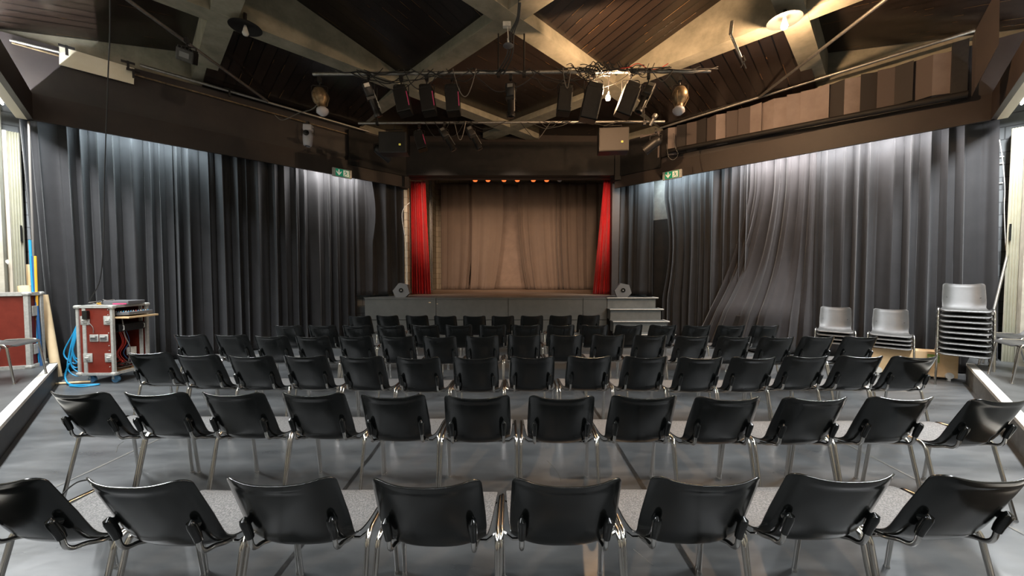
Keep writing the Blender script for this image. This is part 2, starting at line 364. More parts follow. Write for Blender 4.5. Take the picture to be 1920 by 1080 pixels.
# rear corner
struct(wallslab('wall_back', (-2.2, -2.2), (2.2, -2.2), 0, 6.4, .15, 'darkpanel', (0, -1)))
# ceiling beams: a diagonal grid
X0, Y0, H2 = -.05, 5.35, 2.0
def beam(p, q, w_, z0, z1):
    global n
    d = Vector((q[0]-p[0], q[1]-p[1])).normalized(); nx, ny = -d.y*w_/2, d.x*w_/2
    b = MB(); b.prism([(p[0]+nx, p[1]+ny), (q[0]+nx, q[1]+ny), (q[0]-nx, q[1]-ny), (p[0]-nx, p[1]-ny)], z0, z1)
    o = b.build('trim_%d' % n, 'conc'); n += 1; return struct(o)
ca, cb_ = Y0-X0, Y0+X0       # y-x and x+y of the middle node
def cross(c, d):             # node where y-x=c and x+y=d
    return ((d-c)/2, (d+c)/2)
for k in (-1, 0, 1):
    c = ca+4*k; beam(cross(c, -1.6), cross(c, 12.7 if k < 1 else 10.6), .30, ZC, 6.3)
for k in (-1, 0, 1):
    d = cb_+4*k; beam(cross(-1.6, d), cross(12.7 if k < 1 else 10.6, d), .30, ZC+.003, 6.303)
beam(cross(12.6, 9.2), cross(12.6, 12.8), .3, ZC, 5.4)
# ceiling boards
def patch(i, corners, along):
    """corners: 4 (x,y,z); along: unit plan vector of the boards"""
    b = MB(); K = 8; a, bb, c, d = [Vector(x) for x in corners]
    vs = [tuple((a*(1-u)+bb*u)*(1-v)+(d*(1-u)+c*u)*v) for v in [j/K for j in range(K+1)] for u in [j/K for j in range(K+1)]]
    vs += [(x, y, z+.05) for x, y, z in vs]; m_ = (K+1)**2
    fs = []
    for j in range(K):
        for k in range(K):
            q = j*(K+1)+k; fs += [(q, q+1, q+K+2, q+K+1), (m_+q, m_+q+K+1, m_+q+K+2, m_+q+1)]
    for k in range(K):
        fs += [(k, m_+k, m_+k+1, k+1), (K*(K+1)+k, K*(K+1)+k+1, m_+K*(K+1)+k+1, m_+K*(K+1)+k)]
        fs += [(k*(K+1), (k+1)*(K+1), m_+(k+1)*(K+1), m_+k*(K+1)), (k*(K+1)+K, m_+k*(K+1)+K, m_+(k+1)*(K+1)+K, (k+1)*(K+1)+K)]
    b.add(vs, fs)
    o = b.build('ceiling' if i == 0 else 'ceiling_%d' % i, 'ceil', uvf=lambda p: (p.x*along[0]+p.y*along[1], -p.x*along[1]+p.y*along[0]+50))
    return struct(o)
A1, A2 = (.7071, .7071), (-.7071, .7071)
def nd(i, j, z):             # i steps along (1,1)/2*4 , j steps along (-1,1)
    return (X0+2*i-2*j, Y0+2*i+2*j, z)
lo = 5.20
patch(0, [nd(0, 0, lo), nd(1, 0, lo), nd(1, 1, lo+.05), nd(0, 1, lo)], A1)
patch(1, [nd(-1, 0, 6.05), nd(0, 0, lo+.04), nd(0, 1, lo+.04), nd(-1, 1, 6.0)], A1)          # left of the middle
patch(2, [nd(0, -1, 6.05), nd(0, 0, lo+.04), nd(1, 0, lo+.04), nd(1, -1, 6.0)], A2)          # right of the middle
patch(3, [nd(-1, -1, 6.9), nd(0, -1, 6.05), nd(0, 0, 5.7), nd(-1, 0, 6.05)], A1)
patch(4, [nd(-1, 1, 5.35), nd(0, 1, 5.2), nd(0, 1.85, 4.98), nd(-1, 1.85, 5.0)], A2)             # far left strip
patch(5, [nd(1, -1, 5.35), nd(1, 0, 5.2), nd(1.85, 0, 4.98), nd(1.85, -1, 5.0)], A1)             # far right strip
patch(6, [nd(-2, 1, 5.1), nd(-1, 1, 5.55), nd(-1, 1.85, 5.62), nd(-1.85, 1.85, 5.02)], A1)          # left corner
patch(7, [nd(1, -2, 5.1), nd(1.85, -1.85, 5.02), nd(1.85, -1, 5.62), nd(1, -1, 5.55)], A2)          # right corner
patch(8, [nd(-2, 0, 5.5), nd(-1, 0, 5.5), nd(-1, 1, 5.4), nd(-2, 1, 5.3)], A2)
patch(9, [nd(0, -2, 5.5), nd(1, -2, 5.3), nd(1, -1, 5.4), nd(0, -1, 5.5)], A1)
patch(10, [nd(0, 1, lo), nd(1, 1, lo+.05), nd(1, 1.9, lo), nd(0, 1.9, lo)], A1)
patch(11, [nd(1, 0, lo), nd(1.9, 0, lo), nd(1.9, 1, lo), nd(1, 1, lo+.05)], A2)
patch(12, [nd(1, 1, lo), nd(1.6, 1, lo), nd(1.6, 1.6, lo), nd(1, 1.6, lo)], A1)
# a flat roof above everything, shutting out the sky
struct(MB().box((0, 5.5, 7.1), (22, 24, .1)).build('ceiling_roof', 'black'))

# acoustic strips high on the right wall
b = MB()
N_ = 24; t0, t1 = .30, 3.75
for k in range(N_):
    ta = t0+(t1-t0)*k/N_; tb = t0+(t1-t0)*(k+1)/N_
    oa, ob = [(-.03, -.12), (-.11, -.06), (-.04, -.13), (-.12, -.04), (-.05, -.09)][k*3 % 5]
    a = wl(1, ta, oa); c = wl(1, tb, ob); bk = wl(1, ta, .01); bk2 = wl(1, tb, .01)
    b.prism([a, c, bk2, bk], ZB+.14, ZP-.03, [0, 0, 1, 0, 2, 1, 0, 1, 0, 2][(k*7+k//3) % 10])  # strip tones carry painted shading
struct(b.build('wall_acoustic_right', ['acoustic', 'acoustic_shaded', 'acoustic_shadow']))
struct(wallslab('trim_%d' % n, wl(1, 3.75, -.08), wl(1, 3.81, -.08), ZB, ZP, .1, 'acoustic', (.7071, .7071))); n += 1

# proscenium wall and stage house
YP = 9.98; OPL, OPR, OPZ = -2.78, 2.66, 4.07
def sbox(name, c, d, m, uvf=None):
    return struct(MB().box(c, d).build(name, m, uvf=uvf))
sbox('wall_stage_left', ((OPL-5)/2, YP+.1, 2.6), (abs(-5-OPL), .2, 5.2), 'wwall', lambda c: (c.x, c.z))
sbox('wall_stage_right', ((OPR+5)/2, YP+.1, 2.6), (5-OPR, .2, 5.2), 'darkpanel')
sbox('wall_stage_top', (0, YP+.1, 4.75), (OPR-OPL, .2, 1.3), 'brown')
sbox('wall_stage_house_left', (-3.0, 12.3, 2.6), (.2, 4.3, 5.2), 'wwall', lambda c: (c.y, c.z))
sbox('wall_stage_house_right', (3.6, 12.3, 2.6), (.2, 4.3, 5.2), 'wwall', lambda c: (c.y, c.z))
sbox('wall_stage_house_back', (.3, 14.45, 2.6), (7, .2, 5.2), 'wwall', lambda c: (c.x, c.z))
sbox('ceiling_stage_house', (.3, 12.3, 5.25), (7, 4.6, .1), 'black')
# black header in front of the opening
b = MB(); b.box((-.06, YP-.18, 4.47), (5.60, .30, .72)); b.box((-.06, YP-.12, 4.92), (5.60, .2, .12))
b.box((-2.83, YP-.2, 4.35), (.16, .34, 1.1)); b.box((2.70, YP-.2, 4.42), (.16, .34, .9))
struct(b.build('trim_%d' % n, 'black')); n += 1
sbox('trim_%d' % n, (-.06, YP-.30, 4.12), (5.5, .04, .05), 'black'); n += 1
# dark board fascia at the inner ends of the side walls
for s, px0, px1 in ((-1, 655, 763), (1, 1146, 1238)):
    ta, tb = tpx(px0), tpx(px1)
    struct(wallslab('trim_%d' % n, wl(s, min(ta, tb), -.10), wl(s, max(ta, tb), -.10), ZB-.1, ZP-.08, .05, 'black', (s*.7071, .7071))); n += 1

# ------------------------------------------------------------------ curtains
def curtain(name, s, t0, t1, z0, z1, folds, amp, m, label, off=.28, seed=0, mod=None, topamp=.55, vis=70, line=wl, group=None):
    rnd = random.Random(seed); NX = int(folds*20); NZ = 26
    ph = [rnd.uniform(0, 6.28) for _ in range(6)]
    vs = []
    for j in range(NZ+1):
        h = j/NZ                       # 0 bottom .. 1 top
        z = z0+(z1-z0)*h
        for i in range(NX+1):
            t = i/NX
            w1 = 2*PI*folds*t+1.1*math.sin(2*PI*t*folds*.23+ph[0])+.9*math.sin(2*PI*t*folds*.41+ph[1])
            drift = .5*(1-h)*math.sin(2*PI*t*3.1+ph[2]+1.2*h)
            a = amp*(topamp+(1-topamp)*(1-h)**.6)*(1+.35*math.sin(2*PI*t*folds*.31+ph[3]))
            f = math.sin(w1+drift)
            o_ = a*(f+.22*math.sin(2*w1+ph[4]+h)+.10*math.sin(3.7*w1+ph[5]+2.5*h))
            tt = t0+(t1-t0)*t + .012*math.sin(2*w1+drift)*(1 if 0 < i < NX else 0)
            o2 = 0
            if mod: tt, o2, z_ = mod(t, h, tt, z)
            else: z_ = z
            x, y = line(s, tt, off-o_-o2)
            vs.append((x, y, z_))
    fs = [(j*(NX+1)+i, j*(NX+1)+i+1, (j+1)*(NX+1)+i+1, (j+1)*(NX+1)+i) for j in range(NZ) for i in range(NX)]
    b = MB(); b.add(vs, fs, 0, True); o = b.build(name, m)
    md = o.modifiers.new('thick', 'SOLIDIFY'); md.thickness = .004
    tag(o, label, 'curtain', group); return o
def modL(t, h, tt, z):
    # free edge at the corner pulled in at the foot
    return tt+.10*(1-h)*(1-t)**3, 0, z
curtain('curtain', -1, -.10, tpx(331), .02, 3.98, 9, .075, 'curtain', 'charcoal floor-length curtain behind the red rack case, lit teal at its top', seed=1, mod=modL)
curtain('curtain', -1, tpx(333), 3.42, .02, 3.98, 15.5, .080, 'curtain', 'long dark curtain in the middle of the left wall, white glow below its valance', seed=2)
def modL3(t, h, tt, z):
    g = math.exp(-((t-.35)/.16)**2)
    return tt+.10*g*(-1 if t > .35 else 1)*math.sin(PI*min(1, max(0, (h-.45)/.5)))*.6, .04*g*h, z
curtain('curtain', -1, 3.40, 4.30, 1.04, 3.98, 4, .055, 'curtain', 'short dark curtain with a pinched fold beside the left end of the stage', seed=3, mod=modL3)
curtain('curtain', 1, 3.66, 4.46, 1.04, 3.98, 4, .055, 'curtain', 'narrow dark curtain beside the right end of the stage, left of the black gap', seed=4)
def modR1(t, h, tt, z):
    # hook away from the gap at mid height
    g = (t**4)*math.sin(PI*h)**1.5
    return tt-.22*g, 0, z
def modRa(t, h, tt, z):
    g = (t**4)*max(0, math.sin(PI*max(0, (h-.25)/.6)) if h < .85 else 0)
    return tt-.10*g, 0, z
curtain('curtain', 1, 2.18, 3.46, .02, 3.98, 11, .07, 'curtain', 'dark curtain below the right exit sign, between the black gap and the swept drape', seed=5, mod=modRa)
def modR2(t, h, tt, z):
    # thrown over a chest at its foot: it fans out, rests on the lid and drops to the floor
    g = math.exp(-((t-.55)/.42)**4); k = max(0, 1-h/.85)
    f = 1.0 if z < .80 else max(0, 1-(z-.80)/1.5)**2.4
    return tt+.70*t*k**1.5, .50*g*f, z
curtain('curtain', 1, 1.42, 2.20, .03, 3.98, 6, .07, 'curtain_r', 'pale-lit curtain swept out over a low bulky shape at its foot', seed=6, mod=modR2)
def modR3(t, h, tt, z):
    return tt-.06*(1-h)*(1-t)**3, .0, z
curtain('curtain', 1, -.05, 1.44, .02, 3.98, 10, .07, 'curtain', 'broad charcoal curtain behind the stacked chairs, brightly lit along its top', seed=7, mod=modR3)
struct(wallslab('trim_%d' % n, wl(1, 3.30, .46), wl(1, 3.82, .46), 2.93, 4.1, .03, 'platgrey', (.7071, .7071))); n += 1
# black void seen in the gap
struct(wallslab('trim_%d' % n, wl(1, 3.30, .46), wl(1, 3.80, .46), .3, 2.92, .03, 'black', (.7071, .7071))); n += 1

def sline(y):                    # straight across, for the stage drapes; t is x
    return lambda s, t, off: (t, y+off)
def modRed(sg):
    def f(t, h, tt, z):
        u = t if sg < 0 else 1-t
        return tt+((1-t)*-.27 if sg > 0 else t*.13)*(1-h)**1.1, 0, z
    return f
curtain('stage_curtain', 1, -2.80, -2.40, 1.01, 4.12, 7, .06, 'red', 'red velvet stage curtain gathered at the left side of the stage opening', off=0, seed=11, mod=modRed(-1), line=sline(10.40), topamp=.7)
curtain('stage_curtain', 1, 2.54, 2.72, 1.01, 4.15, 7, .06, 'red', 'red velvet stage curtain gathered at the right side of the stage opening', off=0, seed=12, mod=modRed(1), line=sline(10.40), topamp=.7)
def drape(x0, x1, y, folds, amp, seed, m, label, lean0=0, lean1=0):
    def f(t, h, tt, z):
        k = max(0, 1-h/.75)**1.8
        return tt+(lean0*(1-t)+lean1*t)*k, .05*math.sin(7*t+seed)*max(0, 1-h/.14), z
    curtain('backdrop_curtain', 1, x0, x1, 1.01, 4.9, folds, amp, m, label, off=0, seed=seed, mod=f, line=sline(y), topamp=.55, group=None)
drape(-2.0, 2.0, 14.1, 5, .008, 20, 'drape2', 'plain grey-brown rear cloth showing in the centre gap of the stage backdrop')
drape(-2.62, -1.42, 13.85, 3.2, .05, 21, 'drape', 'brown backdrop curtain furthest left on stage beside the cream block wall', 0, -.22)
drape(-1.47, -.32, 13.7, 2.2, .035, 22, 'drape', 'brown backdrop curtain left of centre on stage, its hem drawn inward', -.05, -.32)
drape(.22, 1.62, 13.7, 3.6, .05, 23, 'drape', 'brown backdrop curtain just right of the centre gap on stage', .30, .10)
drape(1.55, 3.35, 13.8, 5.5, .06, 24, 'drape', 'brown backdrop curtain furthest right on stage beside the red curtain', .12, 0)
# pale leg curtain and pipes on the left side of the stage
b = MB()
b.tube([(-2.78, 12.75, 1.0), (-2.78, 12.75, 4.9)], .035, 10); b.tube([(-2.78, 13.0, 1.0), (-2.78, 13.0, 4.9)], .022, 10)
tag(b.build('service_pipe', 'steel'), 'pair of pale vertical pipes on the block wall behind the left red curtain', 'pipe')

# ------------------------------------------------------------------ stage
st = thing('stage', 'raised grey-fronted stage with worn wooden boards under the brown backdrop', 'stage', (0, 9.0, 0))
def T0(o, dx=0, dy=-9.0, dz=0):
    for v in o.data.vertices: v.co += Vector((dx, dy, dz))
    return o
b = MB(); b.prism([(-3.52, 9.02), (3.44, 9.02), (2.72, 9.85), (-2.78, 9.85)], .0, .985)
T0(b.build('stage_body', 'black', st))
b = MB(); b.prism([(-3.57, 8.98), (3.47, 8.98), (2.68, 10.0), (-2.76, 10.0)], .985, 1.0)
T0(b.build('apron_deck', 'apron', st, uvf=lambda c: (c.x, c.y)))
b = MB(); b.prism([(-2.74, 9.86), (2.62, 9.86), (2.62, 10.22), (3.46, 10.22), (3.46, 14.3), (-2.86, 14.3), (-2.86, 10.22), (-2.74, 10.22)], .9, 1.001); T0(b.build('stage_deck', 'stagewood', st, uvf=lambda c: (c.x, c.y)))
xs = [-3.55, -1.83, -.09, 1.71, 2.29]
for i in range(4):
    b = MB(); a, c = xs[i]+.006, xs[i+1]-.006
    b.box(((a+c)/2, 8.99, .715), (c-a, .03, .50)); b.box(((a+c)/2, 8.995, .225), (c-a, .03, .45)); b.box(((a+c)/2, 8.985, .972), (c-a, .05, .022))
    T0(b.build('front_panel', 'stagefront', st))
b = MB(); b.box((-1.98, 8.972, .88), (.05, .01, .018)); b.box((-1.80, 8.972, .85), (.03, .01, .012)); b.box((-2.5, 8.972, .42), (.09, .01, .04))
T0(b.build('scuff_mark', 'card', st))
# steps
sp_ = thing('stage_steps', 'grey wooden steps with pale nosings at the right end of the stage', 'steps', (2.87, 8.7, 0))
for k in range(4):
    z = 1.0-.25*k; y0 = 8.98-.28*k; x0_, x1_ = 2.30-.0*k+.0, 3.46+.02*k
    b = MB(); b.box(((x0_+x1_)/2, y0-.0+.14, z-.14), (x1_-x0_, .28, .22)); o = b.build('riser', 'steps', sp_); T0(o, -2.87, -8.7)
    b = MB(); b.box(((x0_+x1_)/2+.01, y0+.115, z-.014), (x1_-x0_+.07, .33, .028), bev=.004); o = b.build('tread', 'steps', sp_); T0(o, -2.87, -8.7)
    b = MB(); b.box(((x0_+x1_)/2+.01, y0-.052, z-.004), (x1_-x0_+.075, .018, .014)); b.box((x1_+.03, y0+.115, z-.001), (.02, .33, .012)); o = b.build('nosing', 'edge', sp_); T0(o, -2.87, -8.7)
# monitor wedges
def wedge(x, y, rz, label):
    t = thing('stage_monitor', label, 'speaker', (x, y, 1.0), rz)
    prof = [(-.14, 0), (.10, 0), (.20, .10), (.14, .30), (-.06, .34), (-.20, .16)]
    b = MB(); vs = [(px, -.17, pz) for px, pz in prof]+[(px, .17, pz) for px, pz in prof]; k = len(prof)
    b.add(vs, [tuple(range(k)), tuple(range(k, 2*k))[::-1]]+[(i, i+k, (i+1) % k+k, (i+1) % k) for i in range(k)])
    b.build('cabinet', 'grille', t)
    b = MB(); b.lathe([(.055, 0), (.055, .012), (.03, .012), (.03, .004)], 20, 0, Matrix.Translation((0, -.172, .17)) @ Matrix.Rotation(PI/2, 4, 'X')); b.build('driver', 'cap', t)
    b = MB(); b.box((.0, -.176, .17), (.02, .004, .02)); b.build('emblem', 'edge', t)
    return t
wedge(-2.72, 9.25, .12, 'small grey wedge monitor on the left front corner of the stage')
wedge(2.74, 9.25, -.2, 'small grey wedge monitor at the right front corner, above the steps')
bpy.data.objects[-1] if False else None
b = MB(); b.tube([(-2.9, 11.0, 4.58), (3.5, 11.0, 4.58)], .024, 8); tag(b.build('stage_lamp_bar', 'steel'), 'pipe carrying the small lamps over the stage, mostly behind the header', 'pipe')
# row of small lamps over the stage
for px in (891, 915, 945, 970, 1000, 1025, 1049):
    p = aty(px, 341, 11.0)
    red = px not in (1049,)
    t = thing('par_lamp', 'small lamp peeping below the black header over the stage', 'lamp', (p.x, p.y, p.z), 0, 'row of small lamps under the stage header')
    Tm = Matrix.Translation((0, 0, .16))
    MB().lathe([(.075, -.12), (.07, 0), (.05, .05), (.02, .07)], 14, 0, Tm).build('lamp_housing', 'fixture', t)
    MB().lathe([(.070, 0), (.045, .03), (.01, .04)], 14, 0, Tm @ Matrix.Translation((0, 0, -.12)) @ Matrix.Rotation(PI, 4, 'X')).build('gel', 'red_lamp' if red else 'lampwhite', t)
    MB().tube([(0, 0, .2), (0, 0, .52)], .008, 6).build('hanger', 'fixture', t)

# ------------------------------------------------------------------ chairs
def shell_mesh():
    prof = catm([(-.114, .812, 0), (-.092, .755, 0), (-.062, .685, 0), (-.024, .605, 0), (.008, .54, 0), (.040, .490, 0), (.080, .455, 0), (.13, .437, 0), (.21, .433, 0), (.30, .445, 0), (.38, .457, 0), (.43, .459, 0), (.458, .452, 0), (.474, .436, 0)], 3)
    hw = [.197, .200, .203, .206, .207, .204, .202, .207, .214, .222, .228, .230, .227, .221]
    cv = [.048, .052, .054, .053, .050, .046, .040, .034, .028, .022, .012, .004, 0, -.002]
    def samp(a, i):
        k = i/3; j = min(int(k), len(a)-2); return a[j]+(a[j+1]-a[j])*(k-j)
    n_ = len(prof); S = [0]
    for i in range(1, n_): S.append(S[-1]+(prof[i]-prof[i-1]).length)
    V = 16; vs = []
    # extra rows at both ends for the rounded corners
    rows = []
    for i in range(n_): rows.append((i, prof[i].x, prof[i].y))
    def at_s(sv):
        for i in range(1, n_):
            if S[i] >= sv: 
                f = (sv-S[i-1])/(S[i]-S[i-1]); return (i-1+f, prof[i-1].x+(prof[i].x-prof[i-1].x)*f, prof[i-1].y+(prof[i].y-prof[i-1].y)*f)
        return (n_-1, prof[-1].x, prof[-1].y)
    tot = S[-1]; svals = sorted(set([0, .004, .010, .018, .028, .040]+[round(x, 4) for x in S if .045 < x < tot-.045]+[tot-.042, tot-.03, tot-.02, tot-.012, tot-.005, tot]))
    for sv in svals:
        i, y, z = at_s(sv); i2 = min(i+.3, n_-1); i1 = max(i-.3, 0)
        def pt(q):
            a = int(min(q, n_-2)); f = q-a; return prof[a]*(1-f)+prof[a+1]*f
        tg = (pt(i2)-pt(i1)).normalized(); nx, nz = -tg.y, tg.x
        h = samp(hw, i); c = samp(cv, i); R = .045
        e = min(sv, tot-sv)
        cut = R-math.sqrt(max(0, R*R-(R-e)**2)) if e < R else 0
        for j in range(V+1):
            v = -1+2*j/V
            v = math.copysign(abs(v)**.85, v)
            x = v*(h-cut); vv = abs(x)/h
            o_ = c*vv**2.8
            dip = -.008*(1-vv*vv) if sv < .03 else 0       # top edge sags a little in the middle
            vs.append((x, y+nx*o_, z+nz*o_+dip))
    rws = len(svals); W = V+1
    b = MB(); b.add(vs, [(i*W+j, i*W+j+1, (i+1)*W+j+1, (i+1)*W+j) for i in range(rws-1) for j in range(V)], 0, True)
    return b
def make_chair(name, label, inner, outer, caps='cap'):
    t = thing(name, label, 'chair')
    b = shell_mesh()
    me = bpy.data.meshes.new('seat_shell'); me.from_pydata(b.v, [], b.f)
    for x in (inner, outer): me.materials.append(M[x])
    for p in me.polygons: p.use_smooth = True
    me.update()
    # make the faces look inwards (towards the sitter)
    if me.polygons[len(me.polygons)//2].normal.z < 0: me.flip_normals()
    o = bpy.data.objects.new('seat_shell', me); C.objects.link(o); o.parent = t
    md = o.modifiers.new('thick', 'SOLIDIFY'); md.thickness = .007; md.offset = -1; md.material_offset = 1; md.material_offset_rim = 1
    md = o.modifiers.new('bev', 'BEVEL'); md.width = .002; md.segments = 2; md.limit_method = 'ANGLE'; md.angle_limit = math.radians(60)
    for s in (-1, 1):
        b = MB(); b.tube(catm([(s*.254, -.005, .012), (s*.249, .088, .37), (s*.248, .106, .435), (s*.246, .135, .461), (s*.245, .18, .466)], 5), .0112, 8)
        b.lathe([(.014, 0), (.015, .004), (.011, .016), (.008, .03)], 10, 0, Matrix.Translation((s*.254, -.005, 0)))
        b.build('leg', 'chrome', t)
        b = MB(); b.tube(catm([(s*.256, .478, .012), (s*.249, .435, .37), (s*.248, .424, .435), (s*.246, .400, .462), (s*.245, .35, .467)], 5), .0112, 8)
        b.lathe([(.014, 0), (.015, .004), (.011, .016), (.008, .03)], 10, 0, Matrix.Translation((s*.256, .478, 0)))
        b.build('leg', 'chrome', t)
        b = MB(); b.tube([(s*.245, .175, .466), (s*.245, .26, .468), (s*.245, .355, .467)], .0112, 8); b.build('side_rail', 'chrome', t)
        b = MB(); b.tube(catm([(s*.163, -.022, .60), (s*.163, -.004, .545), (s*.163, .006, .500), (s*.163, .028, .474), (s*.163, .070, .462), (s*.163, .12, .438), (s*.163, .17, .425)], 4), .0095, 8)
        r = b.build('back_rod', 'chrome', t)
        b = MB(); b.tube([(s*.163, -.001, .535), (s*.163, -.008, .56), (s*.163, -.028, .612), (s*.163, -.032, .624), (s*.163, -.028, .634)], [.0145, .016, .0175, .015, .004], 12)
        b.tube([(s*.163, -.026, .612), (s*.163, -.002, .604)], .015, 10)
        b.build('rod_cap', caps, r)
    b = MB()
    for y in (.15, .37): b.tube([(-.245, y, .458), (-.20, y, .424), (.20, y, .424), (.245, y, .458)], .007, 6)
    b.build('cross_rail', 'chrome', t)
    return t
ROWN = ['nearest row', 'second row from the camera', 'third row from the camera', 'fourth row from the camera', 'fifth row from the camera', 'short last row before the stage']
ORD = ['', 'first', 'second', 'third', 'fourth', 'fifth', 'sixth', 'seventh', 'eighth', 'ninth', 'tenth', 'eleventh', 'twelfth', 'thirteenth', 'fourteenth', 'fifteenth', 'sixteenth', 'seventeenth']
rows = [
 [(48, 972), (296, 979), (548, 976), (808, 980), (1058, 978), (1306, 975), (1548, 968), (1797, 968)],
 [(175, 788), (311, 789), (452, 789), (598, 790), (743, 794), (896, 796), (1051, 797), (1201, 796), (1353, 799), (1511, 800), (1667, 799), (1843, 803)],
 [(292, 698), (382, 703), (479, 705.5), (579.5, 705), (683, 706.5), (787, 709), (892.5, 709), (997.5, 707.5), (1103, 706.5), (1206, 707), (1307.5, 709), (1404.5, 709), (1502, 706), (1601, 706), (1699.5, 707)],
 [(365, 657), (440.5, 657), (514.5, 659.5), (590.5, 660.5), (670, 660.5), (747.5, 660.5), (826, 661), (904.5, 660), (982.5, 658), (1060, 657.5), (1138.5, 657), (1216, 658), (1294, 660), (1372, 661), (1450.5, 662), (1525.5, 661), (1604.5, 661)],
 [(545+63.2*k, 635-(.8 if 3 < k < 12 else 0)) for k in range(15)],
 [(677, 613), (728, 612), (783, 612), (836, 613), (890, 613), (943, 613), (997, 612.5), (1050.5, 612), (1103, 611)],
]
first = None
for ri, row in enumerate(rows):
    N = len(row)
    for i, (px, py) in enumerate(row):
        p = atz(px, py, .60)
        k = i+1
        if k <= (N+1)//2:
            pos = 'leftmost' if k == 1 else ORD[k]+' from the left'
        else:
            q = N-i; pos = 'rightmost' if q == 1 else ORD[q]+' from the right'
        extra = 'glossy black' if pos in ('leftmost', 'rightmost') else 'black'
        lab = '%s plastic chair, %s in the %s' % (extra, pos, ROWN[ri])
        rz = random.uniform(-.025, .025)
        if ri == 0: rz += [-.10, -.03, 0, 0, 0, .0, .02, .05][i]
        if ri == 1: rz += {0: -.05, 11: .10}.get(i, 0)
        if first is None:
            first = make_chair('stacking_chair', lab, 'shell_in', 'shell_out'); first.location = (p.x, p.y, 0); first.rotation_euler = (0, 0, rz); first['group'] = 'black chairs in six rows'
        else:
            dup(first, (p.x, p.y, 0), rz, lab, 'black chairs in six rows')
# stacks by the right curtain
sfirst = None
def stack(x, y, nn, dz, phrase, rot=0):
    global sfirst
    a = math.atan2(x, -y)+rot
    a = math.atan2(x/math.hypot(x, y), -y/math.hypot(x, y))+rot
    for k in range(nn):
        bx, by = x-math.sin(a)*(-.0)*k, y
        off = -.012*k
        bx = x+(-math.sin(a))*off; by = y+math.cos(a)*off
        pos = 'topmost' if k == nn-1 else ('lowest' if k == 0 else ORD[nn-k]+' from the top')
        lab = 'grey plastic chair, %s in %s' % (pos, phrase)
        if sfirst is None:
            sfirst = make_chair('stacking_chair', lab, 'shell_grey', 'shell_out'); sfirst.location = (bx, by, dz*k); sfirst.rotation_euler = (0, 0, a); sfirst['group'] = 'stacked chairs by the right curtain'
        else:
            dup(sfirst, (bx, by, dz*k), a, lab, 'stacked chairs by the right curtain')
stack(6.50, 5.36, 9, .0755, 'the tall stack beside the right platform', .06)
stack(6.02, 5.92, 4, .0600, 'the low stack next to the tall one', .02)
stack(5.50, 6.33, 4, .0600, 'the low stack furthest from the right platform', .0)

# ------------------------------------------------------------------ side platforms
for s, nm in ((-1, 'left'), (1, 'right')):
    u0 = .28; off = -.20
    a = wn(s, u0, off); c = wn(s, 6.2, off); d = wn(s, 6.2, 1.45); e = wn(s, -.25, 1.45); e2 = wl(s, -.15, .5); 
    t = thing('side_platform', 'low %s platform with a worn white edge at the %s side of the hall' % ('black' if s < 0 else 'grey-sided', nm), 'platform', (a[0], a[1], 0))
    g = wl(s, .06, .40)
    poly = [a, c, d, e, g]
    def loc(P): return [(x-a[0], y-a[1]) for x, y in P]
    if s > 0: poly = poly
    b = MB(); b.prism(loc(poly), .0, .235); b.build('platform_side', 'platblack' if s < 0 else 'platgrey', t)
    b = MB(); b.prism(loc(poly), .235, .268); b.build('platform_top', 'plattop', t)
    i1 = wn(s, u0, off+.075); i2 = wn(s, 6.2, off+.075); f1 = wn(s, u0, off-.004); f2 = wn(s, 6.2, off-.004)
    b = MB(); b.prism(loc([f1, f2, i2, i1]), .236, .2715); b.build('white_edge', 'edge', t)

# flight case on the left platform
def edge_frame(b, w_, d_, h_, r=.028, m=0):
    for x in (-w_/2, w_/2):
        for y in (-d_/2, d_/2): b.box((x, y, h_/2), (r, r, h_), m)
    for z in (r/2, h_-r/2):
        for y in (-d_/2, d_/2): b.box((0, y, z), (w_, r, r), m)
        for x in (-w_/2, w_/2): b.box((x, 0, z), (r, d_, r), m)
def corners(par, w_, d_, h_, dz=0):
    for x in (-w_/2, w_/2):
        for y in (-d_/2, d_/2):
            for z in (.0, h_):
                b = MB(); b.box((x, y, dz+z+(.02 if z == 0 else -.02)), (.075, .075, .05), 0, None, 0, .018); b.build('corner', 'alu', par)
fc = thing('flight_case', 'dark red flight case with aluminium edges standing on the left platform', 'flight case', (-7.02, 5.03, .268), .38)
b = MB(); b.box((0, 0, .52), (.78, .20, 1.02)); b.build('case_panel', 'redlam', fc)
b = MB(); edge_frame(b, .80, .22, 1.04, .045); b.build('edge_profile', 'alu', fc)
corners(fc, .80, .22, 1.04)
b = MB()
for z in (.25, .78): b.box((.405, 0, z), (.02, .10, .14), 0, None, 0, .004)
b.build('latch', 'alu', fc)
# chairs on the platforms
def side_chair(px, py, z, rz, label, grp):
    p = atz(px, py, z+.45)
    return dup(sfirst, (p.x, p.y, z), rz, label, grp)
side_chair(-18, 627, .268, -1.25, 'grey chair on the left platform, its seat tip in front of the red case', 'chairs on the side platforms')
side_chair(-55, 648, .268, -1.15, 'grey chair on the left platform, lower seat tip at the picture edge', 'chairs on the side platforms')
side_chair(1962, 634, .268, 1.25, 'grey chair on the right platform, its seat tip by the cream post', 'chairs on the side platforms')
side_chair(1998, 650, .268, 1.0, 'nearer grey chair on the right platform, cut by the picture edge', 'chairs on the side platforms')

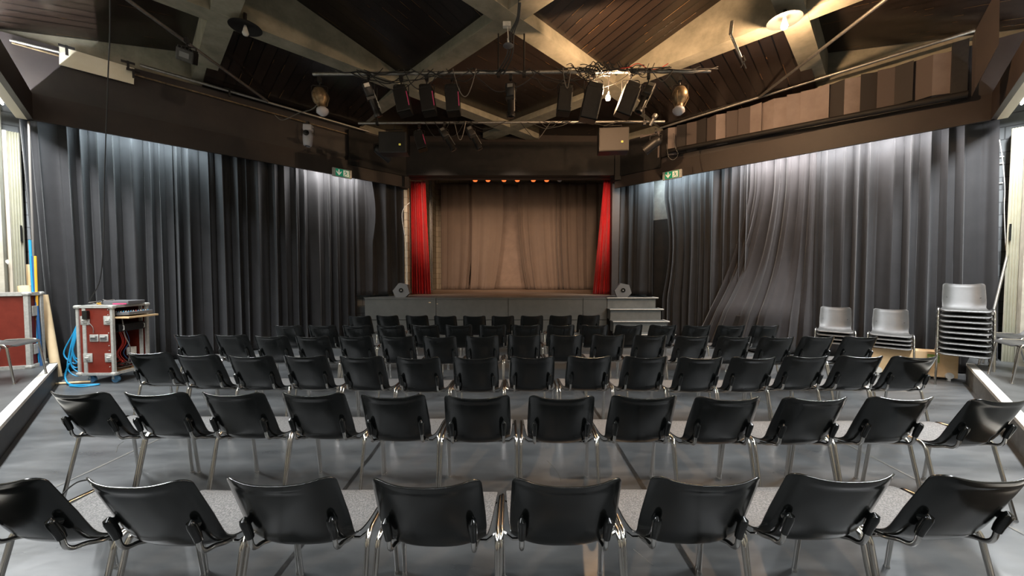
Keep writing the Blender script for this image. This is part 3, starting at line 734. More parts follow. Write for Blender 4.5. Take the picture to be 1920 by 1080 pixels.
# folding partitions and posts at the side corners
def partition(pxa, pxb, d, s, nm):
    xa = (pxa-960)/F*d; xb = (pxb-960)/F*d
    t = thing('folding_partition', 'cream fluted folding partition pushed back at the %s side of the hall' % nm, 'partition', ((xa+xb)/2, d, .268))
    t.rotation_euler = (0, 0, -s*.93); w_ = abs(xb-xa)*.62; b = MB(); nfl = 5
    pts = []
    for i in range(nfl*2+1): pts.append((-w_/2+w_*i/(nfl*2), -.02 if i % 2 else .012))
    b.prism(pts+[(w_/2, .40), (-w_/2, .40)], 0, 3.4); b.build('pleats', 'cream', t)
    b = MB(); pw = .055; sx = -s*-1
    b.box((s*(w_/2+pw/2), .06, 1.7), (pw, .16, 3.4)); b.build('lead_post', 'creampost', t)
    b = MB(); b.box((-s*(w_/2-.03), -.035, 1.9), (.02, .02, .24)); b.build('pull_handle', 'cap', t)
    return t
partition(25, 50, 5.62, -1, 'left'); partition(1884, 1910, 5.45, 1, 'right')
b = MB(); b.box((0, 0, 2.05), (.24, .24, 4.0)); o = b.build('concrete_post', 'conc2'); o.location = (-7.40, 5.32, 0); o.rotation_euler.z = .785; tag(o, 'rough pale concrete post left of the cream folding partition', 'post')
b = MB(); b.box((0, 0, 2.05), (.24, .24, 4.0)); o = b.build('concrete_post', 'conc2'); o.location = (7.28, 5.20, 0); o.rotation_euler.z = .785; tag(o, 'rough concrete post right of the cream folding partition', 'post')
b = MB(); b.box((0, 0, 0), (.09, .05, .07)); b.tube([(.03, -.03, 0), (.10, -.03, 0)], .022, 10); o = b.build('wall_valve', 'edge'); o.location = aty(6, 491, 5.44); tag(o, 'small white valve on the concrete post at the far left', 'valve')
# conduits on the right block wall
b = MB()
pa = wl(1, -.12, .53); pb = wl(1, .04, .53)
for z in (3.35, 3.25, 2.95): b.tube([(pa[0], pa[1], z), (pb[0]-.4, pb[1]+.4, z-.02)], .010, 6)
tag(b.build('conduit_run', 'edge'), 'thin white conduits crossing the grey block wall at far right', 'conduit')
b = MB(); b.tube(catm([aty(1874, 262, 5.55), aty(1880, 300, 5.55), aty(1884, 350, 5.55), aty(1883, 395, 5.55), aty(1886, 470, 5.55)], 6), .004, 6)
tag(b.build('wall_cable', 'edge'), 'loose white cable hanging down the right block wall', 'cable')
# leaning metal pole at right
b = MB(); p = aty(1889, 478, 5.50); q = aty(1861, 592, 5.42); q2 = aty(1843, 665, 5.35)
b.tube([p+Vector((.05, .0, .25)), p, q, q2-Vector((0, 0, .12))], .015, 8); tag(b.build('metal_pole', 'steel'), 'thin metal pole leaning against the block wall behind the tall stack', 'pole')
# rolls, boards and hoses in the left corner
b = MB(); p = Vector((-6.80, 5.28, .27)); b.tube([p, p+Vector((-.17, .05, 1.12))], .062, 14); o = b.build('cardboard_tube', 'card'); tag(o, 'pale cardboard tube leaning in the left corner, left of the blue cable', 'tube')
b = MB(); p = Vector((-6.66, 5.42, .05)); b.tube([p, p+Vector((-.22, .05, 1.20))], .05, 14); o = b.build('cardboard_tube', 'card'); tag(o, 'pale cardboard tube half hidden behind the blue cable in the left corner', 'tube')
b = MB(); b.box((-7.05, 5.45, .95), (.10, .03, 1.5), rz=-.5); tag(b.build('plywood_strip', 'ply'), 'narrow plywood strip standing behind the flight case', 'board')
for pts, m_, r, lab in (
  ([(56, 450), (60, 520), (66, 600), (71, 650), (76, 692)], 'blue', .014, 'thick light blue cable hanging down beside the left curtain edge'),
  ([(62, 480), (66, 540), (72, 610), (78, 692)], 'bluedark', .016, 'dark blue cable over the cardboard tubes in the left corner'),
  ([(54, 228), (57, 330), (61, 430), (63, 500), (66, 560)], 'cablegrey', .013, 'pale grey cable down the left curtain edge'),
  ([(66, 480), (68, 540), (70, 600)], 'yellow', .014, 'yellow strap hanging behind the pale cardboard tubes')):
    b = MB(); b.tube(catm([aty(x, y, 5.22 if m_ != 'cablegrey' else 5.42) for x, y in pts], 5), r, 8)
    tag(b.build('hanging_cable', m_), lab, 'cable')

# ------------------------------------------------------------------ rack case with mixer
RX, RY = -5.885, 5.50; RW, RD, RH = .47, .50, .99; RZ0 = .125
rk = thing('rack_case', 'red rolling rack case with open side, full of cables, by the left curtain', 'flight case', (RX, RY, 0), .02)
hx, hy = RW/2, RD/2
b = MB(); b.box((0, -hy+.008, RZ0+RH/2), (RW, .016, RH)); b.build('front_panel', 'redlam', rk)
b = MB(); b.box((0, hy-.008, RZ0+RH/2), (RW, .016, RH)); b.build('back_panel', 'redlam', rk)
b = MB(); b.box((-hx+.008, 0, RZ0+RH/2), (.016, RD, RH)); b.build('side_panel', 'redlam', rk)
b = MB(); b.box((0, 0, RZ0+.012), (RW, RD, .024)); b.build('bottom_panel', 'ply', rk)
b = MB(); b.box((0, 0, RZ0+RH-.012), (RW, RD, .024)); b.build('top_panel', 'alu', rk)
b = MB(); T_ = Matrix.Translation((0, 0, RZ0)); bb_ = MB(); edge_frame(bb_, RW, RD, RH, .034); b.add(bb_.v, bb_.f, 0, False, T_)
b.box((-hx+.085, -hy-.004, RZ0+RH/2), (.045, .014, RH)); b.build('edge_profile', 'alu', rk)
corners(rk, RW, RD, RH, RZ0)
for (x, z) in ((-hx+.10, .80), (hx-.05, .80), (-hx+.12, .27), (hx-.05, .27)):
    b = MB(); b.box((x, -hy-.008, RZ0+z-.02), (.125, .012, .125), 0, None, 0, .004); b.box((x+.01, -hy-.018, RZ0+z-.02), (.05, .02, .07), 0, None, 0, .004)
    b.tube([(x-.02, -hy-.025, RZ0+z-.02), (x+.03, -hy-.025, RZ0+z-.02)], .012, 8); b.build('butterfly_latch', 'alu', rk)
b = MB()
for x in (-.02, .115):
    b.box((x, -hy-.006, RZ0+.53), (.12, .01, .10), 0, None, 0, .003)
    b.box((x, -hy-.014, RZ0+.53), (.085, .012, .055), 1); b.tube([(x-.035, -hy-.024, RZ0+.545), (x+.035, -hy-.024, RZ0+.545)], .008, 6)
b.build('recessed_handle', ['alu', 'mixer'], rk)
b = MB()
for z in (.12, .2, .35, .42, .60, .75, .86, .93): b.lathe([(.007, 0), (.006, .006), (.001, .008)], 8, 0, Matrix.Translation((hx-.055, -hy-.002, RZ0+z)) @ Matrix.Rotation(PI/2, 4, 'X'))
b.build('rivet_row', 'alu', rk)
for x in (-hx+.07, hx-.07):
    for y in (-hy+.07, hy-.07):
        b = MB(); b.box((x, y, .115), (.08, .07, .02)); b.box((x, y-.022, .085), (.03, .004, .07)); b.box((x, y+.022, .085), (.03, .004, .07)); cs_ = b.build('caster', 'alu', rk)
        b = MB(); b.lathe([(.02, -.018), (.05, -.016), (.053, 0), (.05, .016), (.02, .018)], 18, 0, Matrix.Translation((x+.02, y, .053)) @ Matrix.Rotation(PI/2, 4, 'X')); b.build('wheel', 'rubber', cs_)
b = MB(); b.box((hx-.04, hy-.05, RZ0+RH/2), (.05, .012, RH-.06)); b.box((hx-.04, -hy+.05, RZ0+RH/2), (.02, .012, RH-.06)); b.build('rack_rail', 'alu', rk)
# drawn-out shelf and gear
tag(MB().box((RX+.16, RY+.0, RZ0+.815), (.58, RD-.06, .022), rz=.0).build('pull_out_shelf', 'ply', None), 'plywood shelf pulled out of the rack case under the mixer', 'shelf')
mx = thing('mixing_desk', 'small grey mixing desk on the pulled-out plywood shelf of the rack', 'mixer', (RX+.19, RY, RZ0+.826))
T_ = Matrix.Rotation(-.05, 4, 'Y'); b = MB(); b.box((0, 0, .035), (.44, .36, .045), 0, T_, 0, .006); b.build('desk_body', 'mixer', mx)
b = MB(); rr_ = random.Random(3)
for i in range(11):
    for j in range(9): b.lathe([(.005, 0), (.0045, .012)], 6, rr_.choice([0, 0, 0, 1, 2]), T_ @ Matrix.Translation((-.18+.036*i, -.145+.036*j, .058)))
b.build('knob_field', ['knobs', 'redcable', 'blue'], mx)
tag(b and bpy.data.objects['knob_field'], kind='stuff')
am = thing('power_amplifier', 'black rack amplifier mounted under the shelf of the rack case', 'amplifier', (RX+.03, RY, RZ0+.60))
MB().box((0, 0, .06), (RW-.08, RD-.09, .12), 0, None, 0, .004).build('amplifier_body', 'cap', am)
b = MB(); b.box((hx-.0+.005, 0, .06), (.006, RD-.12, .10)); b.build('face_plate', 'fixture', am)
b = MB()
for y in (-.15, .15): b.tube([(hx+.02, y, .03), (hx+.035, y, .03), (hx+.035, y, .09), (hx+.02, y, .09)], .006, 6)
b.build('rack_handle', 'alu', am)
pt_ = MB(); pt_.box((RX+.10, RY+.14, RZ0+.27), (.06, .09, .12)); tag(pt_.build('power_socket', 'edge'), 'white socket strip inside the open rack case', 'socket')
dv_ = thing('disc_player', 'flat dark disc player lying on top of the rack case', 'audio device', (RX+.12, RY+.03, RZ0+RH+.002))
MB().box((0, 0, .028), (.36, .28, .050), 0, None, .1, .006).build('player_body', 'mixer', dv_)
MB().box((.09, -.142, .012), (.18, .006, .018), 0, None, .1).build('red_strip', 'pink', dv_)
bx_ = MB().box((RX-.07, RY-.05, RZ0+RH+.014), (.14, .09, .026), 0, None, .3, .003); tag(bx_.build('notebook', 'yellow'), 'orange notebook on top of the rack case among cables', 'notebook')
pb_ = MB().box((RX-hx+.14, RY-hy-.03, RZ0+.86), (.07, .04, .12), 0, None, 0, .006); tag(pb_.build('junction_box', 'cap'), 'small black box hung on the front of the rack case', 'box')
rr_ = random.Random(5)
def squiggle(c, ext, k, rr):
    return [Vector((c[0]+rr.uniform(-1, 1)*ext[0], c[1]+rr.uniform(-1, 1)*ext[1], c[2]+rr.uniform(0, 1)*ext[2])) for _ in range(k)]
for i, m_ in enumerate(['cable', 'cablegrey', 'cable', 'redcable', 'cable', 'cablegrey']):
    b = MB(); b.tube(catm(squiggle((RX+.03, RY, RZ0+.03), (.15, .17, .14), 9, rr_), 6), .006, 6, 0)
    tag(b.build('patch_cable', m_), 'coiled cable heaped on the floor of the open rack case', 'cable', 'cables heaped in the rack case')
for i, (m_, y) in enumerate((('redcable', -.02), ('redcable', .03), ('bluedark', .08), ('cable', -.1), ('redcable', .0))):
    b = MB(); b.tube(catm([(RX+.08, RY+y, RZ0+.60), (RX+.10, RY+y+.03, RZ0+.42), (RX+.06, RY+y-.02, RZ0+.25), (RX+.10, RY+y+.05, RZ0+.10)], 6), .006, 6)
    tag(b.build('patch_cable', m_), 'cable dropping from the amplifier inside the open rack case', 'cable', 'cables dropping inside the rack case')
b = MB(); b.tube(catm([(RX+hx+.02, RY-.13, RZ0+.80), (RX+hx+.035, RY-.13, RZ0+.70), (RX+hx+.02, RY-.10, RZ0+.55), (RX+hx+.04, RY-.05, RZ0+.35), (RX+hx-.02, RY-.02, RZ0+.15)], 6), .007, 6)
tag(b.build('patch_cable', 'cablegrey'), 'grey cable hanging from the mixer shelf across the open rack side', 'cable')
for i in range(4):
    b = MB(); b.tube(catm(squiggle((RX-.08, RY-.06, RZ0+RH+.01), (.14, .12, .06), 7, rr_), 6), .005, 6)
    tag(b.build('loose_cable', ['cablegrey', 'cable'][i % 2]), 'loose cable lying on top of the rack case', 'cable', 'cables on top of the rack case')
b = MB(); b.tube(catm([(RX-.1, RY-hy-.03, RZ0+.84), (RX-.06, RY-hy-.03, RZ0+.76), (RX-.0, RY-hy-.03, RZ0+.68), (RX-.0, RY-hy-.03, RZ0+.60)], 5), .004, 5)
tag(b.build('loose_cable', 'cablegrey'), 'thin grey cable dangling over the red front of the rack case', 'cable')
for i, (dx, low) in enumerate(((0, .35), (.02, .30), (-.03, .22), (.04, .16), (-.01, .10), (-.05, .28))):
    b = MB(); x = RX-hx-.05+dx*.6; y = RY-hy+.05
    b.tube(catm([(x+.03, y, RZ0+.78), (x-.03, y-.02, RZ0+.60), (x-.07-.02*i, y-.03, low+.15), (x-.06, y, low), (x+.01, y+.02, low+.10), (x+.03, y+.02, RZ0+.55)], 6), .0085, 6)
    tag(b.build('blue_cable', 'blue'), 'bright blue cable loop hanging on the left side of the rack case', 'cable', 'blue cable loops on the rack case')
b = MB(); b.tube(catm([(RX-hx-.10, RY-.30, .30), (RX-hx-.16, RY-.30, .12), (RX-hx-.05, RY-.34, .02), (RX-.05, RY-.36, .02), (RX+.1, RY-.32, .015), (RX-.0, RY-.42, .015), (RX-.22, RY-.40, .015)], 7), .010, 8)
tag(b.build('blue_cable', 'blue'), 'bright blue cable trailing over the floor under the rack case', 'cable')
b = MB(); b.tube([(RX-.62, RY-.33, .02), (RX-.15, RY-.20, .02)], .015, 8); tag(b.build('wooden_stick', 'card'), 'pale wooden stick lying on the floor left of the rack case', 'stick')
# long drop cable from the ceiling to the rack
b = MB(); b.tube(catm([aty(206, -40, 3.2), aty(206, 60, 3.6), aty(203, 130, 4.0), aty(199, 240, 4.6), aty(196, 330, 4.9), aty(195, 400, 5.05), aty(193, 470, 5.1), aty(186, 530, 5.15), aty(165, 566, 5.2)], 8), .006, 6)
tag(b.build('drop_cable', 'cable'), 'long thin cable dropping from the ceiling down to the rack case', 'cable')

# ------------------------------------------------------------------ plywood box behind the stacks
bx = thing('plywood_box', 'low pale plywood box on casters behind the chair stacks', 'box', (6.0, 5.60, 0), -.46)
b = MB(); b.box((0, .12, .225), (1.05, .24, .37), 0, None, 0, .004); b.build('box_body', 'ply', bx)
b = MB(); b.box((.26, -.003, .31), (.13, .004, .12)); b.build('green_label', 'greenpaper', bx)
for x in (-.35, .43):
    b = MB(); b.lathe([(.015, -.016), (.046, -.014), (.048, 0), (.046, .014), (.015, .016)], 16, 0, Matrix.Translation((x, -.012, .075)) @ Matrix.Rotation(PI/2, 4, 'X')); b.box((x, .0, .03), (.03, .03, .06)); b.build('caster', 'knobs', bx)
cx, cy = wl(1, 2.10, .02)
b = MB(); b.box((cx, cy, .37), (.80, .36, .70), rz=-.785, bev=.02); tag(b.build('covered_chest', 'black'), 'low chest hidden under the foot of the swept curtain', 'chest')

# ------------------------------------------------------------------ floor tape and scratches
for x, y0, y1, m_, lab in ((-3.33, 1.6, 6.8, 'tape', 'worn pale floor seam running to the left part of the rows'), (-1.21, .8, 8.5, 'tapedark', 'dark taped floor seam left of the middle'), (.955, .8, 8.3, 'tapedark', 'dark scuffed floor seam right of the middle'), (3.06, 1.4, 7.6, 'tape', 'cracked floor seam running through the right part of the rows')):
    rr_ = random.Random(int(x*10)); b = MB(); k = 40; w_ = .022 if m_ == 'tape' else .035; L_, R_ = [], []
    for i in range(k+1):
        y = y0+(y1-y0)*i/k; L_.append((x-w_*rr_.uniform(.3, .6), y)); R_.append((x+w_*rr_.uniform(.3, .6), y))
    vs = [(p[0], p[1], .0025) for p in L_]+[(p[0], p[1], .0025) for p in R_]
    b.add(vs, [(i, k+1+i, k+2+i, i+1) for i in range(k)]); tag(b.build('floor_tape', m_), lab, 'tape')
for pts, lab in (([(1026, 864), (1040, 878), (1049, 892), (1052, 905)], 'short curved pale scratch on the floor near the centre'), ([(218, 848), (222, 835), (232, 828)], 'small curved pale scuff on the floor at left'), ([(1188, 1030), (1225, 1060)], 'thin straight pale scratch on the floor, bottom right of centre')):
    b = MB(); b.tube(catm([atz(x, y, .001) for x, y in pts], 6), .0022, 4); tag(b.build('floor_scratch', 'tape'), lab, 'scratch')

b = MB(); b.tube(catm([atz(118, 926, .45), atz(130, 914, .455), atz(148, 903, .46), atz(170, 900, .45), atz(176, 910, .43)], 6), .004, 6); tag(b.build('loose_cable', 'cable'), 'thin black cable lying between the two leftmost chairs of the nearest row', 'cable')
# ------------------------------------------------------------------ pipes
def pipe(name, p, q, r, m_, label, grp=None):
    b = MB(); b.tube([p, q], r, 12); o = b.build(name, m_); return tag(o, label, 'pipe', grp)
B1Y, B2Y = 5.64, 7.32
bar1 = [aty(587, 139, B1Y), aty(1332, 133, B1Y)]; bar2 = [aty(672, 231, B2Y), aty(1246, 228, B2Y)]
pipe('lighting_bar', bar1[0], bar1[1], .026, 'steel', 'upper near steel lighting bar crowded with lamps and cables')
pipe('lighting_bar', bar2[0], bar2[1], .024, 'steel', 'lower far steel lighting bar with the two hanging loudspeakers')
def onwall(px, py, s, off):
    r = (px-960)/F
    # point on far wall plane with offset
    for _ in range(1):
        k = 12.5+off*1.4142
        # y - s*... : y + |x| = k ; |x| = |r|*y*c  (use ray)
    d = ray(px, py); t = k/(d.y+abs(d.x)); return Vector((0, 0, CAMH))+d*t
pl = [onwall(262, 122, -1, -.12), onwall(692, 247, -1, -.12)]
pipe('wall_pipe', pl[0], pl[1], .024, 'steel', 'steel pipe running along the top of the left wall panel')
pr = [onwall(1238, 240, 1, -.14), onwall(1828, 57, 1, -.14)]
pipe('wall_pipe', pr[0], pr[1], .026, 'steel', 'steel pipe running along the top of the right acoustic wall')
pipe('brace_pipe', onwall(502, 190, -1, -.16), onwall(502, 190, -1, -.16)+(atz(240, 0, 4.99)-onwall(502, 190, -1, -.16))*1.7, .024, 'steel', 'slanting steel pipe with a small floodlight at upper left')
pipe('brace_pipe', onwall(1424, 182, 1, -.17), onwall(1424, 182, 1, -.17)+(atz(1660, 0, 5.0)-onwall(1424, 182, 1, -.17))*1.7, .024, 'steel', 'slanting steel pipe crossing below the lit lamp at upper right')
pipe('wall_duct', onwall(1250, 284, 1, -.19), onwall(1815, 176, 1, -.19), .05, 'black', 'black round duct below the acoustic strips of the right wall')
# hangers of the bars
for (y, z, xs_) in ((B1Y, bar1[0].z, (-.2, .18)), (B2Y, bar2[0].z, (-2.6, 2.55))):
    for x in xs_:
        b = MB(); b.tube([(x, y, z), (x, y, 5.15 if abs(x) > .5 else 5.3)], .012, 8); b.box((x, y, z), (.05, .07, .08)); tag(b.build('bar_hanger', 'fixture'), 'dark rod holding a lighting bar to the ceiling', 'hanger', 'rods holding the lighting bars')
b = MB(); b.tube([onwall(18, 75, -1, -.1), onwall(112, 98, -1, -.1)], .02, 8); tag(b.build('wall_pipe', 'steel'), 'short pipe at the top of the left wall left of the white sheet', 'pipe')
# white sheet
ws = [onwall(111, 86, -1, -.05), onwall(252, 128, -1, -.05), onwall(251, 158, -1, -.05), onwall(111, 121, -1, -.05)]
b = MB(); off_ = Vector((-.7071, .7071, 0))*.012
b.add([tuple(p) for p in ws]+[tuple(p+off_) for p in ws], [(0, 1, 2, 3), (7, 6, 5, 4), (0, 4, 5, 1), (1, 5, 6, 2), (2, 6, 7, 3), (3, 7, 4, 0)])
tag(b.build('white_board', 'white'), 'bright white board fixed high on the left wall', 'board')
for px, py in ((125, 88), (240, 117), (250, 132), (430, 168)):
    b = MB(); p = onwall(px, py, -1, -.14); b.box(tuple(p), (.16, .03, .03), rz=.78); b.box(tuple(p-Vector((0, 0, .05))), (.03, .03, .14), rz=.78)
    tag(b.build('pipe_bracket', 'fixture'), 'black bracket at the upper pipe and board of the left wall', 'bracket', 'brackets on the upper left wall')
b = MB(); b.tube([onwall(252, 140, -1, -.03), onwall(690, 262, -1, -.03)], .014, 6); b.tube([onwall(22, 80, -1, -.03), onwall(112, 105, -1, -.03)], .014, 6)
tag(b.build('wooden_batten', 'brass'), 'thin brown batten under the upper pipe of the left wall', 'batten')

# dark post and bulkhead at the right corner
b = MB(); p = onwall(1798, 150, 1, -.10)
b.box((p.x, p.y, 4.58), (.16, .10, .86), rz=-.78); tag(b.build('dark_post', 'fixture'), 'dark metal post closing the right end of the acoustic wall', 'post')
b = MB(); vs = [aty(1830, 55, 4.9), aty(1875, -30, 4.6), aty(1873, 82, 4.6), aty(1828, 168, 4.9)]; o_ = Vector((.20, .20, .0))
b.add([tuple(v) for v in vs]+[tuple(v+o_) for v in vs], [(0, 1, 2, 3), (7, 6, 5, 4), (0, 4, 5, 1), (1, 5, 6, 2), (2, 6, 7, 3), (3, 7, 4, 0)])
tag(b.build('steel_bulkhead', 'darkpanel'), 'dark brown bolted bulkhead high at the right corner of the hall', 'bulkhead')

# ------------------------------------------------------------------ fixtures
def clampm(b, T):
    b.box((0, 0, 0), (.045, .065, .07), 0, T); b.tube([(0, 0, -.03), (0, 0, -.09)], .010, 8, 0, T)
def yoke(b, w_, h_, T):
    b.tube([(-w_/2, 0, -h_), (-w_/2, 0, -.10), (-w_/2+.02, 0, -.085), (w_/2-.02, 0, -.085), (w_/2, 0, -.10), (w_/2, 0, -h_)], .007, 6, 0, T)
def fixture(kind, px, py, y, tilt, yaw, roll, label, cat='stage light', sc=1.0, grp=None):
    p = aty(px, py, y) if not isinstance(px, Vector) else px
    t = thing('stage_light', label, cat, p, yaw, grp)
    b = MB(); clampm(b, None); yoke(b, .22*sc if kind != 'profile' else .16, .22*sc, None); b.build('yoke', 'fixture', t)
    Tm = Matrix.Translation((0, 0, -.22*sc)) @ Matrix.Rotation(roll, 4, 'Y') @ Matrix.Rotation(tilt, 4, 'X')
    if kind == 'box':                      # long box lantern, opening down; z is its axis
        b = MB(); b.box((0, 0, -.13*sc), (.20*sc, .17*sc, .36*sc), 0, Tm, 0, .012); b.box((0, 0, .07*sc), (.18*sc, .15*sc, .07*sc), 0, Tm, 0, .02); b.build('housing', 'fixture', t)
        b = MB(); b.tube([(-.05*sc, 0, .11*sc), (-.05*sc, 0, .14*sc), (.05*sc, 0, .14*sc), (.05*sc, 0, .11*sc)], .008, 6, 0, Tm); b.build('handle', 'alu', t)
        b = MB(); b.box((0, 0, -.315*sc), (.19*sc, .16*sc, .015), 0, Tm); b.build('lens', 'cap', t)
        b = MB(); b.box((.095*sc, -.088*sc, -.14*sc), (.014, .004, .22*sc), 0, Tm); b.build('edge_strip', 'pink' if 'pink' in label else 'steel', t)
    elif kind == 'profile':
        b = MB(); b.box((0, 0, .02), (.13, .13, .20), 0, Tm, 0, .02); b.lathe([(.045, -.08), (.05, -.12), (.05, -.30), (.06, -.31), (.06, -.36)], 16, 0, Tm)
        b.box((0, 0, -.10), (.14, .10, .04), 0, Tm); b.build('housing', 'fixture', t)
        b = MB(); b.box((0, -.06, .07), (.08, .03, .05), 0, Tm); b.tube([(.06, -.05, .0), (.062, -.05, -.3)], .007, 6, 0, Tm); b.build('shutter_bar', 'steel', t)
        b = MB(); b.lathe([(.05, -.362), (.03, -.368), (.005, -.370)], 16, 0, Tm); b.build('lens', 'cap', t)
    elif kind == 'globe':
        b = MB(); b.lathe([(.02, .10), (.07, .09), (.105, .03), (.115, -.03), (.10, -.10), (.06, -.14), (.055, -.20), (.062, -.21)], 18, 0, Tm)
        for a in range(3): b.tube([(.11*math.cos(a*2.1), .11*math.sin(a*2.1), .0), (.125*math.cos(a*2.1), .125*math.sin(a*2.1), -.06), (.07*math.cos(a*2.1), .07*math.sin(a*2.1), -.19)], .008, 6, 0, Tm)
        b.build('brass_housing', 'brass', t)
        b = MB(); b.lathe([(.055, -.20), (.085, -.23), (.088, -.27), (.05, -.31), (.004, -.33)], 8, 0, Tm); b.build('glass_shade', 'lampwhite', t)
    elif kind == 'can':
        b = MB(); b.lathe([(.04, .12), (.09, .08), (.10, 0), (.10, -.24), (.108, -.245), (.108, -.26)], 18, 0, Tm); b.build('housing', 'fixture', t)
        b = MB(); b.lathe([(.10, -.235), (.05, -.24), (.004, -.242)], 18, 0, Tm); b.build('lens', 'cap', t)
    elif kind == 'flood':
        b = MB(); b.box((0, 0, 0), (.22, .14, .17), 0, Tm, 0, .015)
        for k in range(5): b.box((-.09+.045*k, .0, .09), (.012, .12, .03), 0, Tm)
        b.build('housing', 'fixture', t)
        b = MB(); b.box((0, -.073, 0), (.12, .006, .07), 0, Tm); b.build('glass', 'mixer', t)
    elif kind == 'moving':
        b = MB(); b.box((0, 0, .14), (.15, .13, .12), 0, Tm, 0, .02); b.lathe([(.035, .10), (.075, .07), (.085, 0), (.08, -.10), (.07, -.17), (.055, -.18)], 16, 0, Tm); b.build('white_body', 'lampwhite', t)
        b = MB(); b.lathe([(.045, -.181), (.045, -.186), (.02, -.188)], 16, 0, Tm); b.lathe([(.05, 0), (.05, .012), (.01, .016)], 16, 0, Tm @ Matrix.Translation((0, -.075, .03)) @ Matrix.Rotation(PI/2, 4, 'X')); b.build('dark_lens', 'cap', t)
    return t
R = math.radians
fixture('globe', 599, 150, B1Y, R(-8), .2, R(-10), 'old brass lantern with a milky glass, first from the left on the near bar', 'lamp')
fixture('profile', 691, 143, B1Y, R(10), .3, R(-22), 'slim black profile spot tilting right, left of the pink-edged box lamps')
fixture('box', 752, 148, B1Y, R(-6), 0, R(-13), 'black box lamp with a pink edge, left of three on the near bar', grp='pink-edged box lamps')
fixture('box', 800, 147, B1Y, R(-6), 0, R(-9), 'black box lamp with a pink edge, middle of three on the near bar', grp='pink-edged box lamps')
fixture('box', 848, 147, B1Y, R(-6), 0, R(-5), 'black box lamp with a pink edge, right of three on the near bar', grp='pink-edged box lamps')
fixture('profile', 958, 145, B1Y, R(0), -.2, R(0), 'slim black profile spot hanging straight down at the centre')
fixture('box', 1060, 146, B1Y, R(-4), 0, R(6), 'black box lamp with a grey cable loop, right of centre')
fixture('box', 1113, 140, B1Y, R(4), 0, R(12), 'wide black box lamp tilted left, next to the glaring warm bulb', sc=1.25)
fixture('box', 1183, 140, B1Y, R(4), 0, R(20), 'wide black box lamp behind and right of the glaring warm bulb', sc=1.15)
fixture('profile', 1216, 143, B1Y, R(-12), -.3, R(24), 'shiny black profile spot tilting left near the right end of the bar')
fixture('globe', 1275, 148, B1Y, R(-6), -.2, R(4), 'old brass lantern with a milky glass, last on the right of the near bar', 'lamp')
fixture('box', 786, 236, B2Y, R(-6), 0, R(-16), 'small black box lamp with pink edge on the far bar beside the loudspeaker', sc=.9)
fixture('profile', 833, 234, B2Y, R(-8), .2, R(-30), 'small slim spot on the far bar, left of a pair', sc=.8)
fixture('profile', 883, 232, B2Y, R(-8), .2, R(-28), 'small slim spot on the far bar, right of a pair', sc=.8)
fixture('can', 1230, 245, 7.55, R(10), -.4, R(58), 'black can spotlight pointing left at the inner end of the right wall')
fixture('can', 712, 262, 7.75, R(10), .4, R(-58), 'black can spotlight below the left loudspeaker near the stage')
fixture('moving', 577, 232, 6.85, R(0), .1, R(3), 'white moving-head spot hanging from the pipe of the left wall')
fixture('flood', atz(350, 76, 4.94), 0, 0, R(20), .3, R(15), 'small black floodlight clamped to the slanting pipe at upper left')
# loudspeakers
def hung_speaker(px0, py0, px1, py1, y, front, label, rz):
    a = aty(px0, py0, y); c = aty(px1, py1, y); w_ = c.x-a.x; h_ = a.z-c.z
    t = thing('hanging_loudspeaker', label, 'speaker', ((a.x+c.x)/2, y+.14, c.z), rz)
    MB().box((0, 0, h_/2), (w_, .28, h_), 0, None, 0, .012).build('cabinet', 'speakerbox', t)
    MB().box((0, -.141, h_/2), (w_-.03, .012, h_-.03), 0, None, 0, .004).build('grille', front, t)
    b = MB(); b.box((w_*.27, -.149, h_*.40), (.035, .004, .010)); b.box((w_*.27, -.149, h_*.40-.022), (.035, .004, .010)); b.box((w_*.27-.014, -.149, h_*.40-.01), (.008, .004, .03)); b.box((w_*.27+.014, -.149, h_*.40-.01), (.008, .004, .03)); b.build('emblem', 'yellowmark', t)
    b = MB(); b.tube([(-w_*.3, 0, h_), (-w_*.3, 0, h_+.08), (w_*.3, 0, h_+.08), (w_*.3, 0, h_)], .010, 6); b.tube([(0, 0, h_+.08), (0, 0, h_+.14)], .014, 6); b.build('bracket', 'fixture', t)
hung_speaker(709, 246, 762, 286, B2Y-.1, 'speakerbox', 'black hanging loudspeaker at the left end of the far bar', 0)
hung_speaker(1125, 238, 1180, 283, B2Y-.1, 'speakerbrown', 'brownish hanging loudspeaker at the right end of the far bar', -.1)

# lit ceiling lamp, its dark twin and the lit bulb on the bar
def disc_lamp(loc, label, lit):
    t = thing('ceiling_lamp', label, 'ceiling lamp', loc)
    b = MB(); b.lathe([(.02, .07), (.06, .065), (.13, .045), (.20, .004), (.203, .0), (.195, .0), (.12, .034), (.03, .045)], 32); b.build('shade', 'black', t)
    b = MB(); b.lathe([(.004, -.115), (.03, -.105), (.042, -.075), (.03, -.035), (.015, .03)], 16); b.build('bulb', 'bulb' if lit else 'knobs', t)
    b = MB(); b.tube([(0, 0, .06), (0, 0, .20)], .02, 8); b.build('stem', 'fixture', t)
disc_lamp(tuple(LAMP1), 'lit ceiling lamp with a round shade under the right beam crossing', True)
disc_lamp(tuple(atz(460, 52, 5.02)), 'unlit black round ceiling lamp under the left beam crossing', False)
t = thing('work_lamp', 'glaring warm bulb hanging from the near lighting bar', 'lamp', aty(1140, 184, 5.72))
MB().lathe([(.004, -.04), (.028, -.028), (.036, 0), (.028, .03), (.014, .05)], 16).build('bulb', 'bulb', t)
MB().lathe([(.02, .05), (.02, .10), (.012, .11)], 12).tube([(0, 0, .1), (0, -.05, .36)], .006, 6).build('lamp_holder', 'fixture', t)
